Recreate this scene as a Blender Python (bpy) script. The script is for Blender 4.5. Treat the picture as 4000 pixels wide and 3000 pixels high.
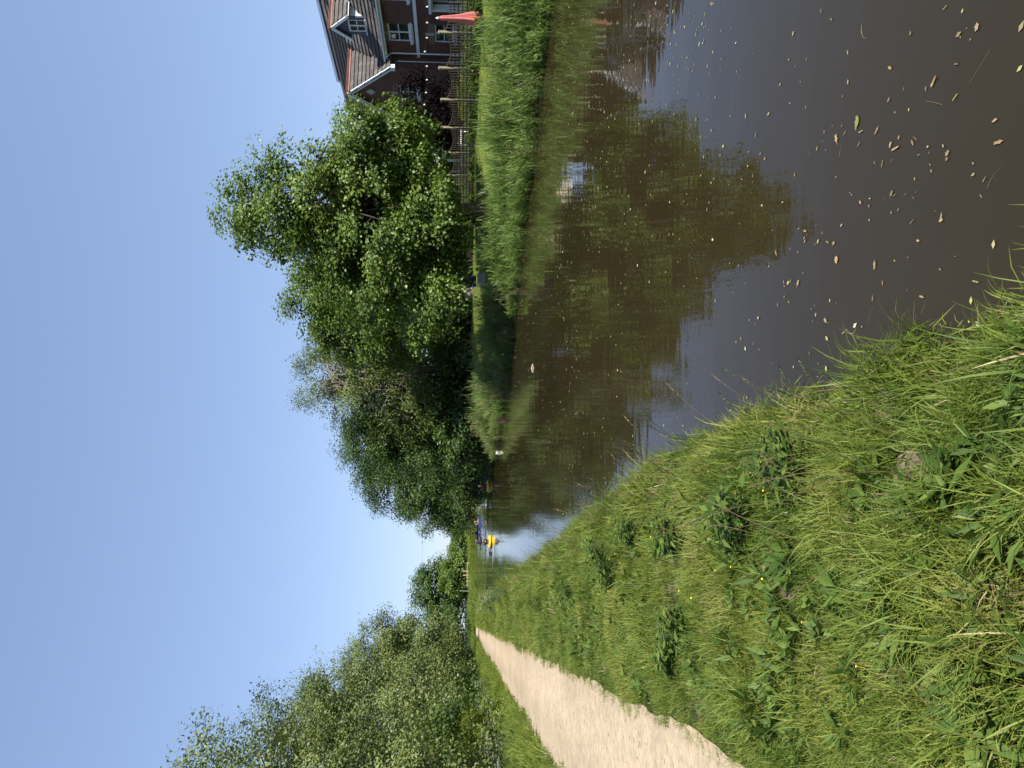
import bpy, math, random
import numpy as np
from mathutils import Vector, Matrix

SC = bpy.context.scene
COL = SC.collection
PI = math.pi
for o in list(bpy.data.objects):
    bpy.data.objects.remove(o)

# ------------------------------------------------------------------ camera
FPX = 2773.0                      # focal length in pixels of the 4000 px long side
EYE = np.array([0.0, 0.0, 2.1])   # water is z = 0, towpath z = 0.5
PITCH = math.atan(185.0 / FPX)
cF = Vector((0, math.cos(PITCH), -math.sin(PITCH)))
cR = Vector((1, 0, 0))
cU = Vector((0, math.sin(PITCH), math.cos(PITCH)))
cam_d = bpy.data.cameras.new('camera')
cam = bpy.data.objects.new('camera', cam_d)
COL.objects.link(cam)
cam_d.sensor_fit = 'HORIZONTAL'
cam_d.sensor_width = 36.0
cam_d.lens = 36.0 * FPX / 4000.0
cam_d.clip_start = 0.05
cam_d.clip_end = 6000
M = Matrix.Identity(4)
ax = (-cU, cR, -cF)               # the phone was held upright, the frame is stored on its side
for i in range(3):
    for j in range(3):
        M[j][i] = ax[i][j]
M[0][3], M[1][3], M[2][3] = EYE
cam.matrix_world = M
SC.camera = cam

# ------------------------------------------------------------------ sky, sun, exposure
SUN_EL = math.radians(50)
SUN_H = Vector((0.69, -0.72, 0)).normalized()
sun_dir = Vector((SUN_H.x * math.cos(SUN_EL), SUN_H.y * math.cos(SUN_EL), math.sin(SUN_EL)))
world = bpy.data.worlds.new('World')
SC.world = world
world.use_nodes = True
wn = world.node_tree.nodes
wl = world.node_tree.links
bg = wn['Background']
sky = wn.new('ShaderNodeTexSky')
sky.sky_type = 'NISHITA'
sky.sun_disc = False
sky.sun_elevation = SUN_EL
sky.sun_rotation = math.atan2(SUN_H.x, SUN_H.y)
sky.altitude = 50
sky.air_density = 1.0
sky.dust_density = 0.15
sky.ozone_density = 3.0
gm = wn.new('ShaderNodeGamma'); gm.inputs[1].default_value = 0.50      # softer fall-off towards the horizon
wl.new(sky.outputs[0], gm.inputs[0])
tn = wn.new('ShaderNodeMix'); tn.data_type = 'RGBA'; tn.blend_type = 'MULTIPLY'; tn.inputs[0].default_value = 1.0
tn.inputs[7].default_value = (0.88, 0.99, 1.25, 1)
wl.new(gm.outputs[0], tn.inputs[6])
wl.new(tn.outputs[2], bg.inputs[0])
bg.inputs[1].default_value = 0.158
sun_l = bpy.data.lights.new('sun', 'SUN')
sun_l.energy = 5.0
sun_l.angle = math.radians(0.53)
sun_l.color = (1.0, 0.955, 0.88)
sun_o = bpy.data.objects.new('sun', sun_l)
COL.objects.link(sun_o)
sun_o.rotation_euler = (-sun_dir).to_track_quat('-Z', 'Y').to_euler()
sun_o.location = (30, -30, 60)
SC.view_settings.view_transform = 'Standard'
SC.view_settings.look = 'None'
SC.view_settings.exposure = 1.0
SC.view_settings.gamma = 1.0
SC.view_settings.use_curve_mapping = False
SC.render.engine = 'CYCLES'
SC.cycles.max_bounces = 5
SC.cycles.diffuse_bounces = 2
SC.cycles.glossy_bounces = 2
SC.cycles.transmission_bounces = 3
SC.cycles.transparent_max_bounces = 6
SC.cycles.use_adaptive_sampling = True
SC.cycles.adaptive_threshold = 0.02
SC.cycles.caustics_reflective = False
SC.cycles.caustics_refractive = False

# ------------------------------------------------------------------ helpers
def at(px, py, D):
    """point at distance D (world Y) on the ray through portrait pixel (px, py)"""
    d = cR * ((px - 1500) / FPX) + cU * ((2000 - py) / FPX) + cF
    s = D / d.y
    return Vector((d.x * s, D, EYE[2] + d.z * s))

def link(o, parent=None):
    COL.objects.link(o)
    if parent is not None:
        o.parent = parent
    return o

def tag(o, label=None, cat=None, group=None, kind=None):
    if label: o['label'] = label
    if cat: o['category'] = cat
    if group: o['group'] = group
    if kind: o['kind'] = kind
    return o

def empty(name, loc=(0, 0, 0), rz=0.0, parent=None):
    o = bpy.data.objects.new(name, None)
    o.empty_display_size = 0.2
    o.location = loc
    o.rotation_euler = (0, 0, rz)
    return link(o, parent)

def np_mesh(name, V, loops, sizes, rnd=None, smooth=False):
    """mesh from numpy: V (n,3), flat loop indices, face sizes"""
    me = bpy.data.meshes.new(name)
    V = np.asarray(V, dtype=np.float32)
    loops = np.asarray(loops, dtype=np.int32)
    sizes = np.asarray(sizes, dtype=np.int32)
    me.vertices.add(len(V))
    me.vertices.foreach_set('co', V.ravel())
    me.loops.add(len(loops))
    me.loops.foreach_set('vertex_index', loops)
    me.polygons.add(len(sizes))
    st = np.zeros(len(sizes), dtype=np.int32)
    st[1:] = np.cumsum(sizes)[:-1]
    me.polygons.foreach_set('loop_start', st)
    if smooth:
        me.polygons.foreach_set('use_smooth', np.ones(len(sizes), dtype=bool))
    me.update(calc_edges=True)
    if rnd is not None:
        a = me.attributes.new('rnd', 'FLOAT', 'FACE')
        a.data.foreach_set('value', np.asarray(rnd, dtype=np.float32))
    return me

class MB:
    """collects shapes into one mesh"""
    def __init__(s):
        s.v = []; s.f = []; s.mi = []; s.n = 0
    def add(s, vs, fs, m=0):
        b = len(s.v)
        s.v += [tuple(p) for p in vs]
        s.f += [tuple(i + b for i in f) for f in fs]
        s.mi += [m] * len(fs)
    def box(s, a, b, m=0):
        x0, y0, z0 = (min(a[i], b[i]) for i in range(3))
        x1, y1, z1 = (max(a[i], b[i]) for i in range(3))
        s.add([(x0,y0,z0),(x1,y0,z0),(x1,y1,z0),(x0,y1,z0),(x0,y0,z1),(x1,y0,z1),(x1,y1,z1),(x0,y1,z1)],
              [(0,3,2,1),(4,5,6,7),(0,1,5,4),(1,2,6,5),(2,3,7,6),(3,0,4,7)], m)
    def beam(s, p, q, w, h, up=(0,0,1), m=0):
        p = Vector(p); q = Vector(q); d = (q - p).normalized()
        r = d.cross(Vector(up))
        if r.length < 1e-4: r = d.cross(Vector((1,0,0)))
        r.normalize(); u = r.cross(d).normalized()
        vs = []
        for c in (p, q):
            for sx, sy in ((-1,-1),(1,-1),(1,1),(-1,1)):
                vs.append(c + r*(sx*w/2) + u*(sy*h/2))
        s.add(vs, [(0,1,2,3),(7,6,5,4),(0,4,5,1),(1,5,6,2),(2,6,7,3),(3,7,4,0)], m)
    def tube(s, pts, rad, n=6, m=0, cap=True):
        pts = [Vector(p) for p in pts]
        if not hasattr(rad, '__len__'): rad = [rad]*len(pts)
        vs = []; fs = []
        prev = None
        for i, p in enumerate(pts):
            d = (pts[min(i+1, len(pts)-1)] - pts[max(i-1, 0)])
            if d.length < 1e-9: d = Vector((0,0,1))
            d.normalize()
            if prev is None:
                r = d.cross(Vector((0,0,1)))
                if r.length < 1e-3: r = d.cross(Vector((1,0,0)))
            else:
                r = prev - d*prev.dot(d)
                if r.length < 1e-4: r = d.cross(Vector((1,0,0)))
            r.normalize(); prev = r; u = d.cross(r)
            for k in range(n):
                a = 2*PI*k/n
                vs.append(p + (r*math.cos(a) + u*math.sin(a))*rad[i])
        for i in range(len(pts)-1):
            for k in range(n):
                k2 = (k+1) % n
                fs.append((i*n+k, i*n+k2, (i+1)*n+k2, (i+1)*n+k))
        if cap:
            fs.append(tuple(range(n-1, -1, -1)))
            fs.append(tuple(range((len(pts)-1)*n, len(pts)*n)))
        s.add(vs, fs, m)
    def lathe(s, prof, n=12, c=(0,0,0), m=0):
        vs = []; fs = []
        for r, z in prof:
            for k in range(n):
                a = 2*PI*k/n
                vs.append((c[0]+r*math.cos(a), c[1]+r*math.sin(a), c[2]+z))
        for i in range(len(prof)-1):
            for k in range(n):
                k2 = (k+1) % n
                fs.append((i*n+k, i*n+k2, (i+1)*n+k2, (i+1)*n+k))
        s.add(vs, fs, m)
    def mesh(s, name, mats=None, smooth=False):
        me = bpy.data.meshes.new(name)
        me.from_pydata(s.v, [], s.f)
        if mats is not None:
            for mm in (mats if isinstance(mats, (list, tuple)) else [mats]):
                me.materials.append(mm)
            if any(s.mi): me.polygons.foreach_set('material_index', s.mi)
        if smooth: me.polygons.foreach_set('use_smooth', [True]*len(s.f))
        me.update()
        return me
    def obj(s, name, mats, parent=None, smooth=False):
        return link(bpy.data.objects.new(name, s.mesh(name, mats, smooth)), parent)

def mesh_obj(name, me, mat, parent=None):
    if mat is not None and not me.materials: me.materials.append(mat)
    return link(bpy.data.objects.new(name, me), parent)

def vnoise(x, y, seed=0):
    x = np.asarray(x, dtype=np.float64); y = np.asarray(y, dtype=np.float64)
    xi = np.floor(x).astype(np.int64); yi = np.floor(y).astype(np.int64)
    fx = x - xi; fy = y - yi
    fx = fx*fx*(3-2*fx); fy = fy*fy*(3-2*fy)
    def h(a, b):
        n = (a*374761393 + b*668265263 + seed*974711) & 0x7fffffff
        n = ((n ^ (n >> 13)) * 1274126177) & 0x7fffffff
        n = (n ^ (n >> 16)) & 0xffff
        return n / 65535.0
    return (h(xi,yi)*(1-fx) + h(xi+1,yi)*fx)*(1-fy) + (h(xi,yi+1)*(1-fx) + h(xi+1,yi+1)*fx)*fy

# ------------------------------------------------------------------ materials
def new_mat(name):
    m = bpy.data.materials.new(name)
    m.use_nodes = True
    nt = m.node_tree
    return m, nt, nt.nodes, nt.links, nt.nodes['Principled BSDF']

def ramp(nodes, stops, interp='LINEAR'):
    r = nodes.new('ShaderNodeValToRGB')
    r.color_ramp.interpolation = interp
    els = r.color_ramp.elements
    while len(els) < len(stops): els.new(0.5)
    for e, (p, c) in zip(els, stops):
        e.position = p
        e.color = (*c, 1) if len(c) == 3 else c
    return r

def noise(nodes, links, scale, detail=3, rough=0.55, vec=None, dim='3D'):
    n = nodes.new('ShaderNodeTexNoise')
    n.noise_dimensions = dim
    n.inputs['Scale'].default_value = scale
    n.inputs['Detail'].default_value = detail
    n.inputs['Roughness'].default_value = rough
    if vec is not None: links.new(vec, n.inputs['Vector'])
    return n

def plain(name, col, rough=0.6, var=0.12, scale=6.0, metal=0.0, bump=0.0, spec=0.4):
    m, nt, N, L, P = new_mat(name)
    tc = N.new('ShaderNodeTexCoord')
    n = noise(N, L, scale, 4, 0.6, tc.outputs['Object'])
    lo = tuple(c*(1-var) for c in col); hi = tuple(min(1, c*(1+var)) for c in col)
    r = ramp(N, [(0.3, lo), (0.7, hi)])
    L.new(n.outputs['Fac'], r.inputs[0]); L.new(r.outputs[0], P.inputs['Base Color'])
    P.inputs['Roughness'].default_value = rough
    P.inputs['Metallic'].default_value = metal
    P.inputs['Specular IOR Level'].default_value = spec
    if bump:
        b = N.new('ShaderNodeBump'); b.inputs['Strength'].default_value = bump; b.inputs['Distance'].default_value = 0.02
        n2 = noise(N, L, scale*6, 4, 0.6, tc.outputs['Object'])
        L.new(n2.outputs['Fac'], b.inputs['Height']); L.new(b.outputs[0], P.inputs['Normal'])
    return m

def leaf_mat(name, stops, trans=(0.16, 0.26, 0.02), tf=0.3, rough=0.45, spec=0.35, patch=0.0, pscale=0.6):
    """foliage: colour by each leaf's own random value (plus broad patches), some light through the leaf"""
    m, nt, N, L, P = new_mat(name)
    at_ = N.new('ShaderNodeAttribute'); at_.attribute_name = 'rnd'
    fac = at_.outputs['Fac']
    if patch:
        g = N.new('ShaderNodeNewGeometry')
        n = noise(N, L, pscale, 3, 0.6, g.outputs['Position'])
        mr = N.new('ShaderNodeMapRange'); mr.inputs[1].default_value = 0.3; mr.inputs[2].default_value = 0.7
        L.new(n.outputs['Fac'], mr.inputs[0])
        mx = N.new('ShaderNodeMix'); mx.inputs[0].default_value = patch
        L.new(fac, mx.inputs[2]); L.new(mr.outputs[0], mx.inputs[3])
        fac = mx.outputs[0]
    r = ramp(N, stops)
    L.new(fac, r.inputs[0]); L.new(r.outputs[0], P.inputs['Base Color'])
    P.inputs['Roughness'].default_value = rough
    P.inputs['Specular IOR Level'].default_value = spec
    tb = N.new('ShaderNodeBsdfTranslucent')
    tm = N.new('ShaderNodeMix'); tm.data_type = 'RGBA'; tm.inputs[0].default_value = 0.6
    L.new(r.outputs[0], tm.inputs[6]); tm.inputs[7].default_value = (*trans, 1)
    L.new(tm.outputs[2], tb.inputs[0])
    ms = N.new('ShaderNodeMixShader'); ms.inputs[0].default_value = tf
    L.new(P.outputs[0], ms.inputs[1]); L.new(tb.outputs[0], ms.inputs[2])
    L.new(ms.outputs[0], N['Material Output'].inputs[0])
    return m

def bark_mat(name, c0, c1):
    m, nt, N, L, P = new_mat(name)
    tc = N.new('ShaderNodeTexCoord')
    mp = N.new('ShaderNodeMapping'); mp.inputs['Scale'].default_value = (7, 7, 1.6)
    L.new(tc.outputs['Object'], mp.inputs[0])
    n = noise(N, L, 2.0, 6, 0.65, mp.outputs[0])
    r = ramp(N, [(0.3, c0), (0.68, c1)])
    L.new(n.outputs['Fac'], r.inputs[0]); L.new(r.outputs[0], P.inputs['Base Color'])
    b = N.new('ShaderNodeBump'); b.inputs['Strength'].default_value = 0.8; b.inputs['Distance'].default_value = 0.03
    L.new(n.outputs['Fac'], b.inputs['Height']); L.new(b.outputs[0], P.inputs['Normal'])
    P.inputs['Roughness'].default_value = 0.9
    P.inputs['Specular IOR Level'].default_value = 0.15
    return m

def ground_mat():
    m, nt, N, L, P = new_mat('ground_earth_and_turf')
    g = N.new('ShaderNodeNewGeometry')
    n1 = noise(N, L, 1.3, 5, 0.6, g.outputs['Position'])
    n2 = noise(N, L, 22, 4, 0.7, g.outputs['Position'])
    r1 = ramp(N, [(0.32, (0.020, 0.032, 0.008)), (0.55, (0.040, 0.062, 0.012)), (0.72, (0.075, 0.070, 0.026))])
    r2 = ramp(N, [(0.3, (0.35, 0.35, 0.35)), (0.7, (1, 1, 1))])
    L.new(n1.outputs['Fac'], r1.inputs[0]); L.new(n2.outputs['Fac'], r2.inputs[0])
    mx = N.new('ShaderNodeMix'); mx.data_type = 'RGBA'; mx.blend_type = 'MULTIPLY'; mx.inputs[0].default_value = 1
    L.new(r1.outputs[0], mx.inputs[6]); L.new(r2.outputs[0], mx.inputs[7])
    # turf of the mown lawn (a sheet of its own lies on top); below water level it is mud
    L.new(mx.outputs[2], P.inputs['Base Color'])
    b = N.new('ShaderNodeBump'); b.inputs['Strength'].default_value = 0.7; b.inputs['Distance'].default_value = 0.03
    L.new(n2.outputs['Fac'], b.inputs['Height']); L.new(b.outputs[0], P.inputs['Normal'])
    P.inputs['Roughness'].default_value = 0.95
    P.inputs['Specular IOR Level'].default_value = 0.1
    return m

def path_mat():
    m, nt, N, L, P = new_mat('path_rolled_gravel')
    g = N.new('ShaderNodeNewGeometry')
    big = noise(N, L, 0.5, 4, 0.6, g.outputs['Position'])
    mid = noise(N, L, 9, 4, 0.7, g.outputs['Position'])
    rb = ramp(N, [(0.3, (0.335, 0.270, 0.182)), (0.7, (0.42, 0.345, 0.24))])
    L.new(big.outputs['Fac'], rb.inputs[0])
    rm = ramp(N, [(0.3, (0.72, 0.72, 0.74)), (0.65, (1.05, 1.03, 1.0))])
    L.new(mid.outputs['Fac'], rm.inputs[0])
    mx = N.new('ShaderNodeMix'); mx.data_type = 'RGBA'; mx.blend_type = 'MULTIPLY'; mx.inputs[0].default_value = 1
    L.new(rb.outputs[0], mx.inputs[6]); L.new(rm.outputs[0], mx.inputs[7])
    # loose stones, grey and brown
    vo = N.new('ShaderNodeTexVoronoi'); vo.inputs['Scale'].default_value = 30; L.new(g.outputs['Position'], vo.inputs['Vector'])
    rv = ramp(N, [(0.0, (0.30, 0.30, 0.32)), (0.10, (0.55, 0.52, 0.48)), (0.22, (1, 1, 1))])
    L.new(vo.outputs['Color'], rv.inputs[0])
    mx2 = N.new('ShaderNodeMix'); mx2.data_type = 'RGBA'; mx2.blend_type = 'MULTIPLY'
    dens = noise(N, L, 1.6, 3, 0.6, g.outputs['Position'])
    mr = N.new('ShaderNodeMapRange'); mr.inputs[1].default_value = 0.35; mr.inputs[2].default_value = 0.65; mr.inputs[3].default_value = 0.35; mr.inputs[4].default_value = 1.0
    L.new(dens.outputs['Fac'], mr.inputs[0]); L.new(mr.outputs[0], mx2.inputs[0])
    L.new(mx.outputs[2], mx2.inputs[6]); L.new(rv.outputs[0], mx2.inputs[7])
    # trodden line down the middle: paler fines there, more loose grey stone to the sides
    dt = N.new('ShaderNodeVectorMath'); dt.operation = 'DOT_PRODUCT'; dt.inputs[1].default_value = (1.0, 0.333, 0)
    L.new(g.outputs['Position'], dt.inputs[0])
    wob = noise(N, L, 0.8, 3, 0.6, g.outputs['Position'])
    wm = N.new('ShaderNodeMath'); wm.operation = 'MULTIPLY_ADD'; wm.inputs[1].default_value = 0.9; L.new(wob.outputs['Fac'], wm.inputs[0]); L.new(dt.outputs['Value'], wm.inputs[2])
    mr3 = N.new('ShaderNodeMapRange'); mr3.inputs[1].default_value = -2.5; mr3.inputs[2].default_value = -0.2; L.new(wm.outputs[0], mr3.inputs[0])
    rt_ = ramp(N, [(0.0, (0.86, 0.85, 0.84)), (0.22, (1.0, 1.0, 1.0)), (0.42, (0.87, 0.86, 0.86)), (0.62, (1.02, 1.01, 1.0)), (0.85, (0.93, 0.92, 0.91)), (1.0, (0.84, 0.82, 0.78))])
    L.new(mr3.outputs[0], rt_.inputs[0])
    mx3 = N.new('ShaderNodeMix'); mx3.data_type = 'RGBA'; mx3.blend_type = 'MULTIPLY'; mx3.inputs[0].default_value = 1
    L.new(mx2.outputs[2], mx3.inputs[6]); L.new(rt_.outputs[0], mx3.inputs[7])
    L.new(mx3.outputs[2], P.inputs['Base Color'])
    b = N.new('ShaderNodeBump'); b.inputs['Strength'].default_value = 0.5; b.inputs['Distance'].default_value = 0.012
    L.new(vo.outputs['Distance'], b.inputs['Height']); L.new(b.outputs[0], P.inputs['Normal'])
    P.inputs['Roughness'].default_value = 0.95
    P.inputs['Specular IOR Level'].default_value = 0.1
    return m

def water_mat():
    m, nt, N, L, P = new_mat('murky_canal_water')
    g = N.new('ShaderNodeNewGeometry')
    n0 = noise(N, L, 0.25, 3, 0.5, g.outputs['Position'])
    r = ramp(N, [(0.3, (0.0185, 0.0140, 0.0060)), (0.7, (0.025, 0.0185, 0.0078))])
    L.new(n0.outputs['Fac'], r.inputs[0]); L.new(r.outputs[0], P.inputs['Base Color'])
    P.inputs['Roughness'].default_value = 0.0
    P.inputs['IOR'].default_value = 1.333
    # calm surface with slow undulation; lively wavelets spread from the paddlers
    mp = N.new('ShaderNodeMapping'); mp.inputs['Scale'].default_value = (0.55, 1.5, 1.0)
    mp.inputs['Rotation'].default_value = (0, 0, math.radians(-18))
    L.new(g.outputs['Position'], mp.inputs[0])
    nA = noise(N, L, 1.1, 2, 0.5, mp.outputs[0])
    nB = noise(N, L, 4.5, 2, 0.5, mp.outputs[0])
    ds = N.new('ShaderNodeVectorMath'); ds.operation = 'DISTANCE'; ds.inputs[1].default_value = (-24, 96, 0)
    L.new(g.outputs['Position'], ds.inputs[0])
    mr = N.new('ShaderNodeMapRange'); mr.inputs[1].default_value = 20; mr.inputs[2].default_value = 58; mr.inputs[3].default_value = 1.0; mr.inputs[4].default_value = 0.0
    L.new(ds.outputs['Value'], mr.inputs[0])
    a1 = N.new('ShaderNodeMath'); a1.operation = 'MULTIPLY'; a1.inputs[1].default_value = 0.0062
    L.new(nA.outputs['Fac'], a1.inputs[0])
    mp2 = N.new('ShaderNodeMapping'); mp2.inputs['Scale'].default_value = (0.10, 0.42, 1.0); mp2.inputs['Rotation'].default_value = (0, 0, math.radians(-14))
    L.new(g.outputs['Position'], mp2.inputs[0])
    nC0 = noise(N, L, 1.0, 2, 0.5, mp2.outputs[0])
    mp3 = N.new('ShaderNodeMapping'); mp3.inputs['Scale'].default_value = (0.035, 0.13, 1.0); mp3.inputs['Rotation'].default_value = (0, 0, math.radians(-14))
    L.new(g.outputs['Position'], mp3.inputs[0])
    nC1 = noise(N, L, 1.0, 1, 0.5, mp3.outputs[0])
    k1 = N.new('ShaderNodeMath'); k1.operation = 'MULTIPLY'; k1.inputs[1].default_value = 3.2; L.new(nC1.outputs['Fac'], k1.inputs[0])
    nC = N.new('ShaderNodeMath'); L.new(nC0.outputs['Fac'], nC.inputs[0]); L.new(k1.outputs[0], nC.inputs[1])
    a2 = N.new('ShaderNodeMath'); a2.operation = 'MULTIPLY'
    L.new(nC.outputs[0], a2.inputs[0])
    a2b = N.new('ShaderNodeMath'); a2b.operation = 'MULTIPLY'; a2b.inputs[1].default_value = 0.10
    L.new(mr.outputs[0], a2b.inputs[0]); L.new(a2b.outputs[0], a2.inputs[1])
    a3 = N.new('ShaderNodeMath'); a3.operation = 'MULTIPLY'; a3.inputs[1].default_value = 0.0011
    L.new(nB.outputs['Fac'], a3.inputs[0])
    s1 = N.new('ShaderNodeMath'); L.new(a1.outputs[0], s1.inputs[0]); L.new(a2.outputs[0], s1.inputs[1])
    s2 = N.new('ShaderNodeMath'); L.new(s1.outputs[0], s2.inputs[0]); L.new(a3.outputs[0], s2.inputs[1])
    b = N.new('ShaderNodeBump'); b.inputs['Strength'].default_value = 1.0; b.inputs['Distance'].default_value = 1.0
    L.new(s2.outputs[0], b.inputs['Height']); L.new(b.outputs[0], P.inputs['Normal'])
    return m

def brick_mat(name, c1, c2, mortar):
    m, nt, N, L, P = new_mat(name)
    tc = N.new('ShaderNodeTexCoord')
    sp = N.new('ShaderNodeSeparateXYZ'); L.new(tc.outputs['Object'], sp.inputs[0])
    ad = N.new('ShaderNodeMath'); L.new(sp.outputs[0], ad.inputs[0]); L.new(sp.outputs[1], ad.inputs[1])
    cb = N.new('ShaderNodeCombineXYZ'); L.new(ad.outputs[0], cb.inputs[0]); L.new(sp.outputs[2], cb.inputs[1])
    br = N.new('ShaderNodeTexBrick'); L.new(cb.outputs[0], br.inputs['Vector'])
    br.inputs['Color1'].default_value = (*c1, 1); br.inputs['Color2'].default_value = (*c2, 1); br.inputs['Mortar'].default_value = (*mortar, 1)
    br.inputs['Scale'].default_value = 1.0; br.inputs['Brick Width'].default_value = 0.225; br.inputs['Row Height'].default_value = 0.075
    br.inputs['Mortar Size'].default_value = 0.009; br.inputs['Mortar Smooth'].default_value = 0.2; br.inputs['Bias'].default_value = -0.1
    n = noise(N, L, 1.2, 4, 0.6, tc.outputs['Object'])
    rr = ramp(N, [(0.3, (0.75, 0.75, 0.75)), (0.7, (1.1, 1.08, 1.05))]); L.new(n.outputs['Fac'], rr.inputs[0])
    mx = N.new('ShaderNodeMix'); mx.data_type = 'RGBA'; mx.blend_type = 'MULTIPLY'; mx.inputs[0].default_value = 1
    L.new(br.outputs['Color'], mx.inputs[6]); L.new(rr.outputs[0], mx.inputs[7])
    L.new(mx.outputs[2], P.inputs['Base Color'])
    b = N.new('ShaderNodeBump'); b.inputs['Strength'].default_value = 0.6; b.inputs['Distance'].default_value = 0.01; b.invert = True
    L.new(br.outputs['Fac'], b.inputs['Height']); L.new(b.outputs[0], P.inputs['Normal'])
    P.inputs['Roughness'].default_value = 0.9
    return m

def obj_var_mat(name, stops, rough=0.8, bump=0.3, scale=9):
    """a colour per object, for pieces such as roof tiles, plus fine grain"""
    m, nt, N, L, P = new_mat(name)
    oi = N.new('ShaderNodeObjectInfo'); tc = N.new('ShaderNodeTexCoord'); g = N.new('ShaderNodeNewGeometry')
    n = noise(N, L, scale, 4, 0.65, g.outputs['Position'])
    mx = N.new('ShaderNodeMix'); mx.inputs[0].default_value = 0.5
    L.new(oi.outputs['Random'], mx.inputs[2]); L.new(n.outputs['Fac'], mx.inputs[3])
    r = ramp(N, stops); L.new(mx.outputs[0], r.inputs[0]); L.new(r.outputs[0], P.inputs['Base Color'])
    P.inputs['Roughness'].default_value = rough
    b = N.new('ShaderNodeBump'); b.inputs['Strength'].default_value = bump; b.inputs['Distance'].default_value = 0.01
    n2 = noise(N, L, 60, 3, 0.6, g.outputs['Position'])
    L.new(n2.outputs['Fac'], b.inputs['Height']); L.new(b.outputs[0], P.inputs['Normal'])
    return m

def glass_mat():
    m, nt, N, L, P = new_mat('window_glass')
    tc = N.new('ShaderNodeTexCoord')
    n = noise(N, L, 0.8, 2, 0.5, tc.outputs['Object'])
    r = ramp(N, [(0.3, (0.010, 0.012, 0.014)), (0.7, (0.03, 0.033, 0.035))]); L.new(n.outputs['Fac'], r.inputs[0])
    L.new(r.outputs[0], P.inputs['Base Color'])
    P.inputs['Roughness'].default_value = 0.03
    P.inputs['Specular IOR Level'].default_value = 0.9
    b = N.new('ShaderNodeBump'); b.inputs['Strength'].default_value = 0.12; b.inputs['Distance'].default_value = 0.02
    n2 = noise(N, L, 3.5, 2, 0.5, tc.outputs['Object']); L.new(n2.outputs['Fac'], b.inputs['Height']); L.new(b.outputs[0], P.inputs['Normal'])
    return m

MAT = {}
MAT['ground'] = ground_mat()
MAT['path'] = path_mat()
MAT['water'] = water_mat()
MAT['grass'] = leaf_mat('grass_blades', [(0.0, (0.032, 0.060, 0.011)), (0.30, (0.075, 0.122, 0.017)), (0.6, (0.150, 0.190, 0.028)), (0.85, (0.245, 0.250, 0.056)), (1.0, (0.40, 0.32, 0.17))],
                        trans=(0.20, 0.30, 0.02), tf=0.28, rough=0.55, spec=0.25, patch=0.5, pscale=1.3)
MAT['lawn'] = leaf_mat('mown_lawn_blades', [(0.0, (0.085, 0.130, 0.018)), (0.6, (0.150, 0.190, 0.030)), (1.0, (0.24, 0.24, 0.07))], trans=(0.22, 0.28, 0.03), tf=0.3, patch=0.4, pscale=0.5)
MAT['lawnbase'] = plain('lawn_turf', (0.12, 0.155, 0.026), rough=0.95, var=0.3, scale=1.5, bump=0.5, spec=0.1)
MAT['straw'] = leaf_mat('dead_straw', [(0.0, (0.16, 0.115, 0.055)), (1.0, (0.34, 0.27, 0.15))], trans=(0.3, 0.22, 0.1), tf=0.15)
MAT['reed'] = leaf_mat('reed_leaves', [(0.0, (0.062, 0.120, 0.026)), (0.5, (0.130, 0.205, 0.046)), (0.85, (0.195, 0.260, 0.075)), (1.0, (0.32, 0.27, 0.13))], trans=(0.20, 0.31, 0.05), tf=0.42, rough=0.5, spec=0.25, patch=0.3, pscale=0.5)
MAT['maple'] = leaf_mat('maple_leaves', [(0.0, (0.040, 0.080, 0.012)), (0.5, (0.085, 0.140, 0.018)), (0.9, (0.140, 0.190, 0.026)), (1.0, (0.19, 0.20, 0.035))], trans=(0.20, 0.30, 0.02), tf=0.24, patch=0.35, pscale=0.35)
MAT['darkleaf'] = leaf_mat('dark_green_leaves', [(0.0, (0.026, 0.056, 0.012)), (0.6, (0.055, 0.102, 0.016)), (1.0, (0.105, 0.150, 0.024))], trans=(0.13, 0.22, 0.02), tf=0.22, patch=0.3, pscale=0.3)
MAT['olive'] = leaf_mat('olive_green_leaves', [(0.0, (0.042, 0.070, 0.012)), (0.5, (0.085, 0.125, 0.018)), (0.9, (0.130, 0.165, 0.026)), (1.0, (0.19, 0.16, 0.04))], trans=(0.22, 0.28, 0.02), tf=0.24, patch=0.45, pscale=0.3)
MAT['grey'] = leaf_mat('grey_green_leaves', [(0.0, (0.050, 0.080, 0.015)), (0.55, (0.115, 0.153, 0.031)), (0.9, (0.190, 0.218, 0.062)), (1.0, (0.27, 0.285, 0.125))], trans=(0.15, 0.22, 0.05), tf=0.22, rough=0.5, spec=0.45, patch=0.25, pscale=0.4)
MAT['lime'] = leaf_mat('yellow_green_leaves', [(0.0, (0.075, 0.110, 0.012)), (0.6, (0.135, 0.180, 0.018)), (1.0, (0.20, 0.225, 0.03))], trans=(0.26, 0.32, 0.02), tf=0.24)
MAT['copper'] = leaf_mat('copper_beech_leaves', [(0.0, (0.004, 0.003, 0.004)), (0.8, (0.008, 0.005, 0.006)), (1.0, (0.03, 0.010, 0.016))], trans=(0.03, 0.006, 0.01), tf=0.1, rough=0.8, spec=0.08)
MAT['weed'] = leaf_mat('broad_weed_leaves', [(0.0, (0.028, 0.058, 0.009)), (0.6, (0.060, 0.105, 0.016)), (1.0, (0.120, 0.170, 0.034))], trans=(0.16, 0.25, 0.02), tf=0.22, rough=0.55, spec=0.2)
MAT['umbel'] = leaf_mat('white_flower_heads', [(0.0, (0.36, 0.38, 0.26)), (1.0, (0.62, 0.63, 0.52))], trans=(0.7, 0.7, 0.6), tf=0.2)
MAT['yellowflower'] = plain('yellow_petals', (0.75, 0.55, 0.04), 0.6)
MAT['stem'] = leaf_mat('green_stems', [(0.0, (0.06, 0.10, 0.03)), (1.0, (0.13, 0.16, 0.06))], tf=0.1)
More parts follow.
